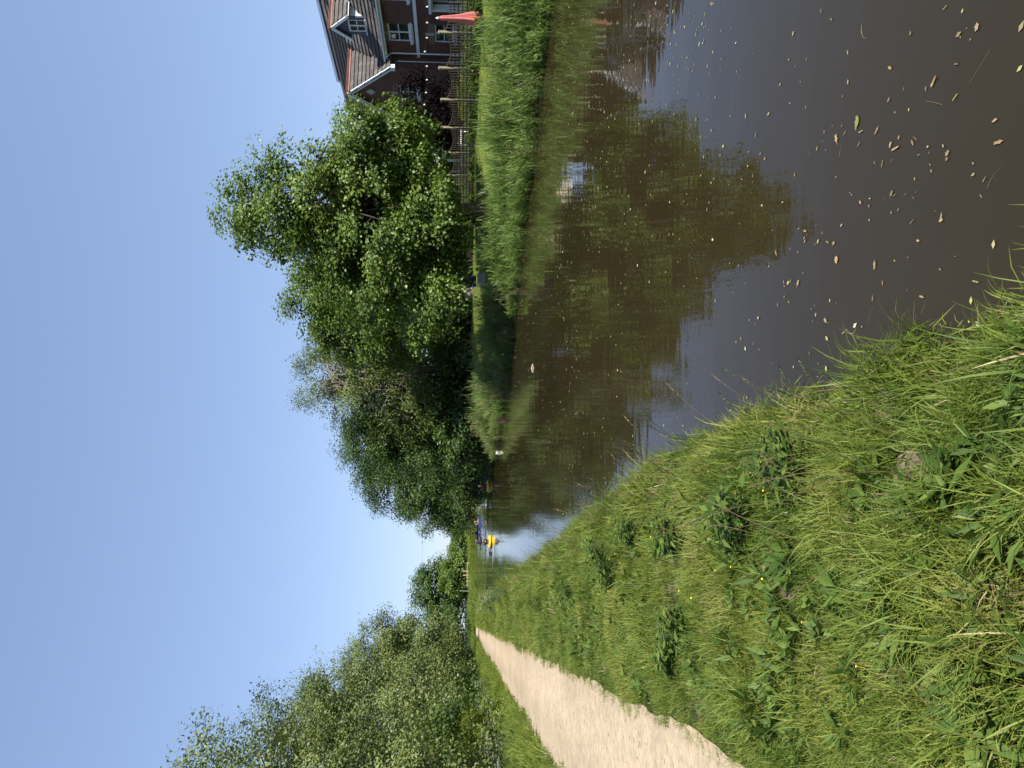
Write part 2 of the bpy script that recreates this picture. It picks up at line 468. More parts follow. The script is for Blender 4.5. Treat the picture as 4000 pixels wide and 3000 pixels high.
MAT['bark'] = bark_mat('grey_brown_bark', (0.028, 0.022, 0.016), (0.12, 0.098, 0.072))
MAT['palebark'] = bark_mat('pale_grey_bark', (0.10, 0.085, 0.065), (0.30, 0.265, 0.21))
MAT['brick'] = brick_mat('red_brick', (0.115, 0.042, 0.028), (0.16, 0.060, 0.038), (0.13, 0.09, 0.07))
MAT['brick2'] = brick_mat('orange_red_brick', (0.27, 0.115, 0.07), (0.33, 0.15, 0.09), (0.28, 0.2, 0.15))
MAT['tile'] = obj_var_mat('brown_grey_roof_tile', [(0.2, (0.040, 0.035, 0.033)), (0.55, (0.076, 0.066, 0.060)), (0.85, (0.12, 0.105, 0.094))], bump=0.5)
MAT['ridge'] = obj_var_mat('terracotta_ridge', [(0.2, (0.24, 0.105, 0.065)), (0.8, (0.36, 0.17, 0.11))])
MAT['ridgedark'] = obj_var_mat('dark_clay_ridge', [(0.2, (0.050, 0.038, 0.034)), (0.8, (0.10, 0.075, 0.065))])
MAT['white'] = plain('white_painted_timber', (0.74, 0.75, 0.76), 0.45, 0.05, 3)
MAT['lead'] = plain('grey_slate_cladding', (0.085, 0.09, 0.11), 0.6, 0.15, 5)
MAT['render'] = plain('pale_render', (0.56, 0.57, 0.58), 0.8, 0.06, 4, bump=0.1)
MAT['stone'] = plain('pale_stone', (0.40, 0.37, 0.32), 0.85, 0.12, 6, bump=0.2)
MAT['tanbrick'] = plain('tan_brick_arch', (0.22, 0.13, 0.09), 0.85, 0.2, 9, bump=0.2)
MAT['glass'] = glass_mat()
MAT['timber'] = plain('weathered_fence_timber', (0.070, 0.052, 0.036), 0.85, 0.25, 7, bump=0.3)
MAT['postwood'] = plain('weathered_post_timber', (0.20, 0.175, 0.115), 0.85, 0.25, 5, bump=0.3)
MAT['palewood'] = plain('pale_new_timber', (0.50, 0.37, 0.24), 0.8, 0.15, 7, bump=0.2)
MAT['canvas'] = plain('faded_red_canvas', (0.43, 0.125, 0.115), 0.85, 0.18, 4, bump=0.15)
MAT['orange'] = plain('orange_red_lining', (0.62, 0.13, 0.04), 0.85, 0.12, 5)
MAT['metal'] = plain('grey_metal', (0.40, 0.40, 0.41), 0.4, 0.08, 8, metal=0.7)
MAT['dark'] = plain('dark_plastic', (0.018, 0.018, 0.02), 0.5, 0.2, 8)
MAT['navy'] = plain('navy_fabric', (0.022, 0.024, 0.042), 0.85, 0.15, 20)
MAT['greyfab'] = plain('light_grey_fabric', (0.42, 0.41, 0.42), 0.85, 0.08, 14, bump=0.1)
MAT['bulb'] = plain('warm_white_bulb', (0.78, 0.68, 0.58), 0.3, 0.05, 10)
MAT['cream'] = plain('cream_roof_sheet', (0.58, 0.46, 0.33), 0.7, 0.06, 3)
MAT['yellow'] = plain('yellow_pvc', (0.78, 0.50, 0.015), 0.4, 0.06, 4, spec=0.5)
MAT['olivepvc'] = plain('faded_yellow_pvc', (0.60, 0.47, 0.06), 0.4, 0.08, 4)
MAT['blue'] = plain('blue_pvc', (0.018, 0.045, 0.13), 0.4, 0.1, 4)
MAT['brownpvc'] = plain('brown_kayak_pvc', (0.30, 0.19, 0.05), 0.45, 0.1, 4)
MAT['navypvc'] = plain('dark_navy_pvc', (0.018, 0.022, 0.045), 0.4, 0.15, 4)
MAT['darkbrown'] = plain('dark_brown_deck', (0.055, 0.03, 0.015), 0.6, 0.15, 6)
MAT['skin'] = plain('skin', (0.52, 0.32, 0.23), 0.55, 0.06, 12)
MAT['red'] = plain('dark_red_cloth', (0.26, 0.03, 0.045), 0.85, 0.15, 9)
MAT['greycloth'] = plain('grey_brown_cloth', (0.12, 0.095, 0.085), 0.85, 0.25, 9)
MAT['navycloth'] = plain('slate_navy_cloth', (0.04, 0.047, 0.075), 0.85, 0.2, 9)
MAT['blackcloth'] = plain('black_cloth', (0.018, 0.017, 0.02), 0.85, 0.2, 9)
MAT['purplecloth'] = plain('mauve_cloth', (0.10, 0.07, 0.10), 0.85, 0.2, 9)
MAT['orangecloth'] = plain('rust_cloth', (0.36, 0.15, 0.06), 0.85, 0.2, 9)
MAT['whitecap'] = plain('white_cap', (0.72, 0.74, 0.76), 0.8, 0.05, 9)
MAT['hair'] = plain('dark_hair', (0.02, 0.014, 0.010), 0.7, 0.3, 30)
MAT['whiteplastic'] = plain('white_carton', (0.72, 0.69, 0.62), 0.6, 0.08, 14)
MAT['deadleaf'] = obj_var_mat('dead_floating_leaf', [(0.2, (0.13, 0.085, 0.040)), (0.5, (0.23, 0.160, 0.080)), (0.8, (0.32, 0.235, 0.125))], rough=0.6)
MAT['greenleaf'] = obj_var_mat('green_floating_leaf', [(0.2, (0.11, 0.13, 0.025)), (0.8, (0.24, 0.26, 0.06))], rough=0.6)
MAT['speck'] = leaf_mat('floating_specks', [(0.0, (0.16, 0.12, 0.06)), (0.5, (0.34, 0.28, 0.16)), (0.85, (0.30, 0.32, 0.08)), (1.0, (0.5, 0.48, 0.42))], tf=0.05)
MAT['damp'] = plain('damp_dark_gravel', (0.13, 0.10, 0.078), 0.8, 0.3, 12, bump=0.3)
MAT['soil'] = plain('bare_dry_soil', (0.15, 0.112, 0.078), 0.95, 0.25, 9, bump=0.6)
MAT['cable'] = plain('thin_grey_cable', (0.16, 0.17, 0.18), 0.6)
#SPLIT1

# ------------------------------------------------------------------ the lie of the land
LBANK = np.array([(3.0,-6),(1.1,0),(0.46,1.9),(0.13,2.9),(-0.10,3.86),(-0.32,5.15),(-0.85,7.05),(-2.35,11.7),(-8.3,30),(-15.2,50),(-24.6,80),(-32,105),(-38,130),(-42,160),(-41,200),(-28,245),(40,300),(300,420)], float)
RBANK = np.array([(17,-6),(14,6),(11.4,13),(9.3,18),(4.9,27),(1.9,31.2),(-1.9,40.5),(-4.3,46),(-6.3,56),(-8.6,66),(-13.5,84),(-18.2,105),(-20.6,119),(-21,127),(-15,150),(20,185),(100,215),(300,300)], float)

def sdist(poly, x, y):
    """signed distance to a polyline, positive on its left side"""
    x = np.asarray(x, float); y = np.asarray(y, float)
    best = np.full(x.shape, 1e9); sign = np.ones(x.shape)
    for (ax_, ay_), (bx_, by_) in zip(poly[:-1], poly[1:]):
        dx, dy = bx_-ax_, by_-ay_
        t = np.clip(((x-ax_)*dx + (y-ay_)*dy)/(dx*dx+dy*dy), 0, 1)
        qx, qy = x-(ax_+t*dx), y-(ay_+t*dy)
        d = np.hypot(qx, qy)
        cr = dx*qy - dy*qx
        up = d < best - 1e-9
        best = np.where(up, d, best); sign = np.where(up, np.where(cr >= 0, 1.0, -1.0), sign)
    return best*sign

def path_r(y): return -0.82 - 0.33*y + 0.05*(vnoise(y*0.8, 0*y, 5)-0.5)*2 + 0.06*(vnoise(y*5.0, 0*y, 6)-0.5)
def path_l(y): return -2.78 - 0.335*y + 0.10*(vnoise(y*0.7, 0*y, 7)-0.5)*2 + 0.09*(vnoise(y*4.0, 0*y, 8)-0.5)

def gz(x, y):
    x = np.asarray(x, float); y = np.asarray(y, float)
    dl = sdist(LBANK, x, y); dr = -sdist(RBANK, x, y)
    zl = np.interp(dl, [0, 0.18, 0.45, 0.75, 1.1], [0.0, 0.24, 0.41, 0.48, 0.50])
    onpath = (x > -3.3-0.335*y) & (x < -0.5-0.33*y)
    far = np.clip((np.abs(y)-40)/60, 0, 1)
    bump = (vnoise(x*1.1, y*1.1, 1)-0.5)*0.075 + (vnoise(x*3.1, y*3.1, 2)-0.5)*0.035
    zl = zl + np.where(onpath, 0.0, bump*np.clip((dl-0.1)/0.6, 0, 1)*(1-far))
    zl = zl + np.clip((dl-25)/200, 0, 1)*0.3
    zr = np.interp(dr, [0, 0.5, 1.5, 6.0, 7.5], [0.0, 0.24, 0.42, 1.50, 1.56]) + (vnoise(x*0.8, y*0.8, 3)-0.5)*0.06*np.clip(dr/1.0, 0, 1)
    bed = -np.minimum(0.9, np.minimum(np.abs(dl), np.abs(dr))*0.8)
    return np.where(dl > 0, zl, np.where(dr > 0, zr, bed))

def grid_lines(parts):
    out = []
    for a, b, s in parts:
        out.append(np.arange(a, b - 1e-6, s))
    out.append(np.array([parts[-1][1]]))
    return np.concatenate(out)

gx = grid_lines([(-2500,-500,250),(-500,-60,22),(-60,-14,0.8),(-14,4,0.13),(4,20,0.4),(20,60,2),(60,500,22),(500,2500,250)])
gy = grid_lines([(-300,-30,30),(-30,-2,2),(-2,14,0.13),(14,50,0.4),(50,260,1.5),(260,800,30),(800,3500,300)])
X, Y = np.meshgrid(gx, gy)
Z = gz(X.ravel(), Y.ravel())
nx, ny = len(gx), len(gy)
idx = np.arange(nx*ny).reshape(ny, nx)
q = np.stack([idx[:-1,:-1], idx[:-1,1:], idx[1:,1:], idx[1:,:-1]], -1).reshape(-1, 4)
me = np_mesh('ground', np.column_stack([X.ravel(), Y.ravel(), Z]), q.ravel(), np.full(len(q), 4), smooth=True)
tag(mesh_obj('ground', me, MAT['ground']), kind='structure')

# water: one sheet, the land rises through it
b = MB()
b.add([(-80,-40,0),(320,-40,0),(320,440,0),(-80,440,0)], [(0,1,2,3)])
tag(b.obj('canal_water', MAT['water']), kind='structure')

# gravel path
ys = np.concatenate([np.arange(-3, 12, 0.07), np.arange(12, 40, 0.2), np.arange(40, 116, 1.0)])
cols = np.linspace(0, 1, 7)
PL, PR = path_l(ys), path_r(ys)
V = []
for c in cols:
    V.append(np.column_stack([PL + (PR-PL)*c, ys, 0.512 + 0.012*np.sin(c*PI) + 0*ys]))
V = np.stack(V, 1).reshape(-1, 3)
n0 = len(cols)
idx = np.arange(len(ys)*n0).reshape(-1, n0)
q = np.stack([idx[:-1,:-1], idx[:-1,1:], idx[1:,1:], idx[1:,:-1]], -1).reshape(-1, 4)
tag(mesh_obj('gravel_path', np_mesh('gravel_path', V, q.ravel(), np.full(len(q), 4), smooth=True), MAT['path']), kind='structure')
# dark damp streaks running in from the verge
rs = random.Random(4)
b = MB()
for (px, py, ln, w) in [(75,2068,128,10),(66,2077,90,9),(55,2086,95,13),(40,2098,110,13),(30,2107,75,9),(350,1917,34,5),(365,1921,28,4),(92,2064,50,5)]:
    D = 1.588*FPX/(py-1815)
    p = at(px+18, py, D); L_ = ln/FPX*D*1.15; ww = w/FPX*D*6
    pts = []
    n = 9
    for i in range(n):
        t = i/(n-1); pts.append((p.x + L_*t, p.y + ww*0.5*(1-t)**1.3*(0.6+0.7*rs.random()), 0.531))
    for i in range(n-1, -1, -1):
        t = i/(n-1); pts.append((p.x + L_*t, p.y - ww*0.5*(1-t)**1.3*(0.6+0.7*rs.random()), 0.531))
    fs = [(i, 2*n-1-i, 2*n-2-i, i+1) for i in range(n-1)]
    b.add(pts, fs)
o = b.obj('damp_streaks', MAT['damp']); tag(o, kind='structure')

# mown lawn sheet on the far side
yy = np.arange(8, 50, 0.35)
pr = []
for d in (2.0, 2.6, 3.3, 4.1, 5.0, 5.8, 6.6, 7.4, 8.4, 9.6, 11.0):
    xs = np.interp(yy, RBANK[:,1], RBANK[:,0]) + d*1.12
    dd = d + 0.35*(vnoise(yy*0.6, yy*0+d, 11)-0.5)
    xs = np.interp(yy, RBANK[:,1], RBANK[:,0]) + dd*1.12
    pr.append(np.column_stack([xs, yy, gz(xs, yy)+0.02]))
V = np.stack(pr, 1).reshape(-1, 3); n0 = len(pr)
idx = np.arange(len(yy)*n0).reshape(-1, n0)
q = np.stack([idx[:-1,:-1], idx[:-1,1:], idx[1:,1:], idx[1:,:-1]], -1).reshape(-1, 4)
tag(mesh_obj('lawn', np_mesh('lawn', V, q.ravel(), np.full(len(q), 4), smooth=True), MAT['lawnbase']), kind='structure')

# ------------------------------------------------------------------ foliage builders
def tube_np(P, R, n=5):
    P = np.asarray(P, float); R = np.asarray(R, float)
    d = np.gradient(P, axis=0); d /= np.linalg.norm(d, axis=1, keepdims=True)+1e-9
    ref = np.array([0.31, 0.17, 0.93]) if abs(d[:,2]).mean() < 0.8 else np.array([0.9, 0.4, 0.1])
    r = np.cross(d, ref); r /= np.linalg.norm(r, axis=1, keepdims=True)+1e-9
    u = np.cross(d, r)
    a = np.arange(n)*2*PI/n
    V = P[:,None,:] + (r[:,None,:]*np.cos(a)[None,:,None] + u[:,None,:]*np.sin(a)[None,:,None])*R[:,None,None]
    m = len(P); I = np.arange(m*n).reshape(m, n); J = np.roll(I, -1, axis=1)
    F = np.stack([I[:-1], J[:-1], J[1:], I[1:]], -1).reshape(-1, 4)
    return V.reshape(-1, 3), F

def join_tubes(ts):
    V = []; F = []; b = 0
    for v, f in ts:
        V.append(v); F.append(f+b); b += len(v)
    return np.concatenate(V), np.concatenate(F)

def leaves_mesh(name, P, Nn, T, length, width, rnd, fold=0.15):
    """kite-shaped leaves: base P, normal Nn, tip direction T (made tangent), per-leaf size"""
    Nn = Nn/(np.linalg.norm(Nn, axis=1, keepdims=True)+1e-9)
    T = T - Nn*(T*Nn).sum(1, keepdims=True)
    T /= np.linalg.norm(T, axis=1, keepdims=True)+1e-9
    S = np.cross(Nn, T)
    l = length[:,None]; w = width[:,None]
    mid = P + T*l*0.45
    V = np.stack([P, mid + S*w*0.5 + Nn*w*fold, P + T*l, mid - S*w*0.5 + Nn*w*fold], 1)
    n = len(P)
    I = np.arange(n*4).reshape(n, 4)
    F = np.concatenate([I[:,[0,1,2]], I[:,[0,2,3]]], 1).reshape(-1, 3)
    return np_mesh(name, V.reshape(-1,3), F.ravel(), np.full(len(F), 3), rnd=np.repeat(rnd, 2))

def crown_points(rng, lobes, n_clumps, shell=0.62, lump=0.22, bough=9):
    """clump centres in the outer part of a union of ellipsoids, with outward normals"""
    L = np.array(lobes, float)
    area = (L[:,3]*L[:,4] + L[:,3]*L[:,5] + L[:,4]*L[:,5])
    out_c = []; out_n = []
    while sum(len(c) for c in out_c) < n_clumps:
        k = rng.choice(len(L), size=n_clumps, p=area/area.sum())
        v = rng.normal(size=(n_clumps, 3)); v /= np.linalg.norm(v, axis=1, keepdims=True)
        ph = v @ np.array([[2.1,-1.3,3.2],[1.7,2.9,-0.8],[-2.6,1.1,2.3]]).T + k[:,None]*1.7
        lum = 1 + lump*np.sin(ph[:,0]*1.7)*np.cos(ph[:,1]*1.3) + lump*0.6*np.sin(ph[:,2]*2.9)
        r = (shell + (1-shell)*rng.random(n_clumps)**0.6)*lum
        c = L[k,:3] + v*L[k,3:]*r[:,None]
        nn = v/L[k,3:]; nn /= np.linalg.norm(nn, axis=1, keepdims=True)
        inside = np.zeros(n_clumps, bool)
        for j in range(len(L)):
            q = ((c - L[j,:3])/L[j,3:]); ins = (q*q).sum(1) < (shell*0.82)**2
            inside |= ins & (k != j)
        keep = ~inside | (rng.random(n_clumps) < 0.12)
        out_c.append(c[keep]); out_n.append(nn[keep])
    C = np.concatenate(out_c)[:n_clumps]; Nn = np.concatenate(out_n)[:n_clumps]
    if bough:
        nb = max(6, int(n_clumps/bough))
        B = C[rng.permutation(n_clumps)[:nb]]
        d = ((C[:,None,:]-B[None,:,:])**2).sum(2); j = d.argmin(1)
        pull = 0.42*rng.random(n_clumps)[:,None]+0.12
        C = C + (B[j]-C)*pull
    return C, Nn

def make_tree(name, label, cat, base, lobes, n_clumps, per, leaf, mat, bark, trunk_h, trunk_r, seed,
              clump_r=0.55, group=None, stems=1, branches=40, shell=0.62, lump=0.22, zmin=None, droop=0.3, twigs=0, aspect=0.55, lean=(0,0), flat=0.6, tips=0):
    """tree > trunk, crown ; lobes are relative to base"""
    rng = np.random.default_rng(seed)
    bz = float(gz(np.array([base[0]]), np.array([base[1]]))[0]) if len(base) == 2 else base[2]
    bz = max(bz, -0.1)
    root = empty(name, (base[0], base[1], bz))
    tag(root, label, cat, group)
    C, Nn = crown_points(rng, lobes, n_clumps, shell, lump)
    if zmin is not None:
        k = C[:,2] > zmin; C, Nn = C[k], Nn[k]
    nc = len(C)
    cr = clump_r*(0.55 + 0.9*rng.random(nc))
    cnt = np.maximum(4, (per*(cr/clump_r)**2*(0.6+0.8*rng.random(nc)))).astype(int)
    own = np.repeat(np.arange(nc), cnt)
    n = len(own)
    off = rng.normal(size=(n,3))*0.42
    axs = Nn*0.7 + rng.normal(size=(nc,3))*0.6 - np.array([0,0,1.0])*max(droop-0.3, 0)
    axs /= np.linalg.norm(axs, axis=1, keepdims=True)
    off = off*np.array([1,1,flat]) + axs[own]*((rng.random(n)*2-1)*0.85)[:,None]
    ol = np.linalg.norm(off, axis=1, keepdims=True)
    off = off*np.minimum(1, 1.15/np.maximum(ol, 1e-6))
    P = C[own] + off*cr[own][:,None]
    Nl = Nn[own]*0.75 + np.array([0,0,0.6]) + rng.normal(size=(n,3))*0.42
    T = off*0.6 + Nn[own]*0.5 + rng.normal(size=(n,3))*0.5 - np.array([0,0,droop])
    ln = leaf*(0.65 + 0.7*rng.random(n))
    crnd = rng.random(nc)
    rnd = np.clip(0.55*rng.random(n) + 0.45*crnd[own], 0, 1)
    if zmin is not None:
        k = P[:,2] > zmin - 0.5
        P, Nl, T, ln, rnd = P[k], Nl[k], T[k], ln[k], rnd[k]
    me = leaves_mesh('crown', P, Nl, T, ln, ln*aspect, rnd)
    mesh_obj('crown', me, mat, root)
    # trunk, limbs and twigs
    ts = []
    top = np.array([lean[0], lean[1], trunk_h])
    heads = []
    for s in range(stems):
        a = rng.random()*2*PI
        sp = 0 if stems == 1 else 0.35*trunk_r*stems
        st = np.array([math.cos(a)*sp, math.sin(a)*sp, -0.15])
        en = top + (0 if stems == 1 else 1)*np.array([math.cos(a), math.sin(a), 0])*trunk_h*0.28
        t = np.linspace(0, 1, 9)[:,None]
        P0 = st + (en-st)*t + np.array([1,0.6,0])*0.12*trunk_r*4*np.sin(t*5+s*2)*t*(1-t)*2
        R0 = trunk_r*(1.25*np.exp(-t[:,0]*9) + 1.0 - 0.62*t[:,0])/(1 if stems == 1 else 1.5)
        ts.append(tube_np(P0, R0, 9)); heads.append((P0, R0))
    pick = rng.permutation(nc)[:branches]
    for j in pick:
        P0, R0 = heads[rng.integers(len(heads))]
        k = rng.integers(3, len(P0))
        st = P0[k]; en = C[j]
        d = np.linalg.norm(en-st)
        if d < 0.3: continue
        t = np.linspace(0, 1, 7)[:,None]
        en = en + Nn[j]*0.25
        mid = st + (en-st)*0.5 + np.array([0,0,0.14*d]) + rng.normal(size=3)*0.11*d
        Q = (1-t)**2*st + 2*t*(1-t)*mid + t*t*en
        r0 = min(R0[k]*0.55, 0.018 + 0.016*d)
        ts.append(tube_np(Q, r0*1.25*(1-0.86*t[:,0]), 5))
        for w in range(twigs):
            tt = 0.45 + 0.5*rng.random(); i0 = (1-tt)**2*st + 2*tt*(1-tt)*mid + tt*tt*en
            e2 = C[rng.integers(nc)]
            v = e2 - i0; v = v/(np.linalg.norm(v)+1e-6)*min(1.4, np.linalg.norm(v)) + rng.normal(size=3)*0.15
            ts.append(tube_np(np.stack([i0, i0+v*0.5+np.array([0,0,0.06]), i0+v]), np.array([0.012,0.008,0.003]), 4))
    V, F = join_tubes(ts)
    mesh_obj('trunk', np_mesh('trunk', V, F.ravel(), np.full(len(F), 4), smooth=True), bark, root)
    if tips:
        # leafy shoots standing clear of the crown
        k = np.argsort(-(C[:,2] + rng.random(nc)*2.5))[:tips]
        tp = []; ts2 = []
        for j in k:
            d = Nn[j]*0.6 + np.array([0,0,0.8]) + rng.normal(size=3)*0.35
            d /= np.linalg.norm(d); ln_ = 0.5 + 0.9*rng.random()
            q = np.stack([C[j], C[j]+d*ln_*0.55, C[j]+d*ln_ + np.array([rng.normal()*0.12, rng.normal()*0.12, -0.05])])
            ts2.append(tube_np(q, np.array([0.012,0.009,0.005]), 4)); tp.append(q)
        V, F = join_tubes(ts2)
        mesh_obj('shoot_twigs', np_mesh('shoot_twigs', V, F.ravel(), np.full(len(F), 4)), MAT['palebark'], root)['kind'] = 'stuff'
        PP = []; NN = []; TT = []
        for q in tp:
            m = 13
            tt = np.where(np.arange(m) < 8, 1.0, rng.random(m))[:,None]
            base_ = q[1] + (q[2]-q[1])*tt
            dd = rng.normal(size=(m,3)); dd[:,2] = np.abs(dd[:,2])*0.3
            PP.append(base_); TT.append(dd); NN.append(rng.normal(size=(m,3))*0.5 + np.array([0,0,0.7]))
        PP = np.concatenate(PP); NN = np.concatenate(NN); TT = np.concatenate(TT)
        ll = leaf*(0.8+0.5*rng.random(len(PP)))
        o = mesh_obj('shoot_leaves', leaves_mesh('shoot_leaves', PP, NN, TT, ll, ll*aspect*1.1, 0.4+0.6*rng.random(len(PP))), mat, root)
        o['kind'] = 'stuff'
    return root

# ------------------------------------------------------------------ scattering of uncountable plants
def blade_mesh(name, rng, n, h, w, spread, bend, up=0.35, curl=0.5, segs=3):
    """a tuft of n curved tapering blades"""
    V = []; F = []; S = []; R = []
    b = 0
    for i in range(n):
        a = rng.random()*2*PI
        r = spread*math.sqrt(rng.random())
        p = np.array([math.cos(a)*r, math.sin(a)*r, -0.01])
        a2 = a + rng.normal()*0.9
        hh = h*(0.45 + 0.75*rng.random()); ww = w*(0.7+0.6*rng.random())
        tilt = abs(rng.normal())*bend + up*r/max(spread,1e-6)
        side = np.array([-math.sin(a2+rng.normal()*0.5), math.cos(a2+rng.normal()*0.5), 0])
        q = p.copy()
        th = tilt*0.35
        rv = rng.random()
        vs = []
        for s in range(segs+1):
            t = s/segs
            wv = ww*(1-t)**0.7*0.5 if s < segs else 0
            if s < segs:
                vs += [q - side*wv, q + side*wv]
            else:
                vs += [q]
            step = hh/segs
            q = q + step*np.array([math.cos(a2)*math.sin(th), math.sin(a2)*math.sin(th), math.cos(th)])
            th = min(th + tilt*curl + 0.08, 2.4)
        V += vs
        for s in range(segs-1):
            F += [b+2*s, b+2*s+1, b+2*s+3, b+2*s+2]; S.append(4); R.append(rv)
        F += [b+2*(segs-1), b+2*(segs-1)+1, b+2*segs]; S.append(3); R.append(rv)
        b += 2*segs+1
    return np_mesh(name, np.array(V), F, S, rnd=R)

def proto_coll(name, meshes):
    c = bpy.data.collections.new(name)
    for i, me in enumerate(meshes):
        c.objects.link(bpy.data.objects.new('%s_%02d' % (name, i), me))
    return c

def scatter(name, coll, n_proto, pts, rot, scl, pid, label=None, cat=None):
    me = bpy.data.meshes.new(name)
    n = len(pts)
    me.vertices.add(n); me.vertices.foreach_set('co', np.asarray(pts, np.float32).ravel())
    a = me.attributes.new('rot', 'FLOAT_VECTOR', 'POINT'); a.data.foreach_set('vector', np.asarray(rot, np.float32).ravel())
    a = me.attributes.new('scl', 'FLOAT_VECTOR', 'POINT'); a.data.foreach_set('vector', np.asarray(scl, np.float32).ravel())
    a = me.attributes.new('pid', 'INT', 'POINT'); a.data.foreach_set('value', np.asarray(pid, np.int32))
    o = link(bpy.data.objects.new(name, me))
    ng = bpy.data.node_groups.new(name, 'GeometryNodeTree')
    ng.interface.new_socket('Geometry', in_out='INPUT', socket_type='NodeSocketGeometry')
    ng.interface.new_socket('Geometry', in_out='OUTPUT', socket_type='NodeSocketGeometry')
    N, L = ng.nodes, ng.links
    gi = N.new('NodeGroupInput'); go = N.new('NodeGroupOutput')
    ci = N.new('GeometryNodeCollectionInfo'); ci.inputs['Collection'].default_value = coll
    ci.inputs['Separate Children'].default_value = True; ci.inputs['Reset Children'].default_value = True
    ip = N.new('GeometryNodeInstanceOnPoints'); ip.inputs['Pick Instance'].default_value = True
    def na(nm, ty):
        x = N.new('GeometryNodeInputNamedAttribute'); x.data_type = ty; x.inputs['Name'].default_value = nm; return x.outputs['Attribute']
    er = N.new('FunctionNodeEulerToRotation')
    L.new(na('rot', 'FLOAT_VECTOR'), er.inputs[0])
    L.new(gi.outputs[0], ip.inputs['Points']); L.new(ci.outputs[0], ip.inputs['Instance'])
    L.new(er.outputs[0], ip.inputs['Rotation']); L.new(na('scl', 'FLOAT_VECTOR'), ip.inputs['Scale']); L.new(na('pid', 'INT'), ip.inputs['Instance Index'])
    L.new(ip.outputs[0], go.inputs[0])
    md = o.modifiers.new('scatter', 'NODES'); md.node_group = ng
    tag(o, label, cat, kind='stuff')
    return o

rng = np.random.default_rng(11)
def setmat(ms, m):
    for x in ms: x.materials.append(m)
    return ms
short = setmat([blade_mesh('turf', rng, 84, 0.080, 0.0050, 0.105, 0.85) for _ in range(5)], MAT['grass'])
longt = setmat([blade_mesh('long_tuft', rng, 40, 0.19, 0.0052, 0.075, 0.6, segs=4) for _ in range(4)], MAT['grass'])
dry = setmat([blade_mesh('dry_tuft', rng, 40, 0.10, 0.0045, 0.10, 1.1) for _ in range(2)], MAT['straw'])
G = proto_coll('grass_proto', short + longt + dry)       # 0-4 short, 5-8 long, 9-10 dry

def near_ok(x, y, margin=0.0):
    return (x > path_r(y) - margin)

def make_bank_grass():
    P = []; S = []; I = []; TL = []
    r = np.random.default_rng(21)
    for (y0, y1, dens, sc, wsc) in [(-0.4,3.2,270,1.0,1.0),(3.2,6,220,1.0,1.0),(6,12,140,1.1,1.15),(12,24,75,1.25,1.5),(24,50,36,1.5,2.4),(50,118,16,1.9,4.0)]:
        ymid = (y0+y1)/2
        w = 4.6 + 0.3*(y1-y0)
        n = int(dens*w*(y1-y0))
        y = y0 + (y1-y0)*r.random(n)
        xr = np.interp(y, LBANK[:,1], LBANK[:,0])
        x = path_r(y) - 0.10 + (xr - path_r(y) + 0.16)*r.random(n)
        w_real = (xr-path_r(y)+0.2)
        k = r.random(n) < w_real/w
        k &= (np.abs(x) < 0.60*y + 1.7)
        x, y = x[k], y[k]
        dl = sdist(LBANK, x, y)
        k = dl > 0.02
        x, y, dl = x[k], y[k], dl[k]
        # worn patches and lush patches
        lush = vnoise(x*1.3+3, y*1.3, 31)*0.6 + vnoise(x*4, y*4, 32)*0.4
        bare = vnoise(x*0.9+9, y*0.9+4, 33)*0.65 + vnoise(x*3.5, y*3.5, 34)*0.35
        # known bare spots
        for (bx_, by_, br_) in BARE:
            bare = np.maximum(bare, 0.95*np.exp(-((x-bx_)**2+(y-by_)**2)/br_**2))
        edge = x - path_r(y)
        k = r.random(len(x)) > np.clip((bare-0.66)*4.0, 0, 0.93)
        x, y, dl, lush, edge, bare = x[k], y[k], dl[k], lush[k], edge[k], bare[k]
        z = gz(x, y)
        pid = r.integers(0, 5, len(x))
        lng = (r.random(len(x)) < np.clip((lush-0.56)*2.4, 0.02, 0.7)) | ((dl < 0.8) & (r.random(len(x)) < 0.33))
        pid = np.where(lng, 5 + r.integers(0, 4, len(x)), pid)
        d = (r.random(len(x)) < 0.035 + 0.22*np.clip(bare-0.5, 0, 1))
        pid = np.where(d, 9 + r.integers(0, 2, len(x)), pid)
        s = (0.7 + 0.6*r.random(len(x)))*(0.75+0.6*lush)
        s *= np.where((dl < 0.5) & (vnoise(x*2.2, y*2.2, 37) > 0.52), 1.55, 1.0)
        s *= np.where(dl > 0.9, np.clip(1.25-0.75*bare, 0.62, 1.1), 1.0)
        s *= np.where(edge < 0.25, 0.55+edge*1.6, 1.0)
        P.append(np.column_stack([x, y, z])); I.append(pid)
        S.append(np.column_stack([s*sc*wsc**0.5, s*sc*wsc**0.5, s*sc]))
    P = np.concatenate(P); S = np.concatenate(S); I = np.concatenate(I)
    n = len(P)
    R = np.column_stack([r.normal(size=n)*0.22, r.normal(size=n)*0.22, r.random(n)*2*PI])
    print('bank grass', n)
    return scatter('bank_grass', G, 11, P, R, S, I, 'rough green grass covering the canal bank beside the path', 'grass')
BARE = []
for (px, py) in [(420,3700),(1020,3420),(760,3080),(1080,3560)]:
    D = 1.6*FPX/(py-1815); p = at(px, py, D); BARE.append((p.x, p.y, 0.13))
make_bank_grass()

def strip_grass(name, poly_fn, y0, y1, n, wid, sc, label, r, protos=(0,9), cone=True):
    y = y0 + (y1-y0)*r.random(n)
    a, bb = poly_fn(y)
    x = a + (bb-a)*r.random(n)
    if cone:
        k = np.abs(x) < 0.585*y + 2.4
        x, y = x[k], y[k]
    z = gz(x, y)
    m = len(x)
    s = sc*(0.6+0.8*r.random(m))
    pid = r.integers(protos[0], protos[1], m)
    R = np.column_stack([r.normal(size=m)*0.2, r.normal(size=m)*0.2, r.random(m)*2*PI])
    return np.column_stack([x, y, z]), R, np.column_stack([s*wid, s*wid, s]), pid

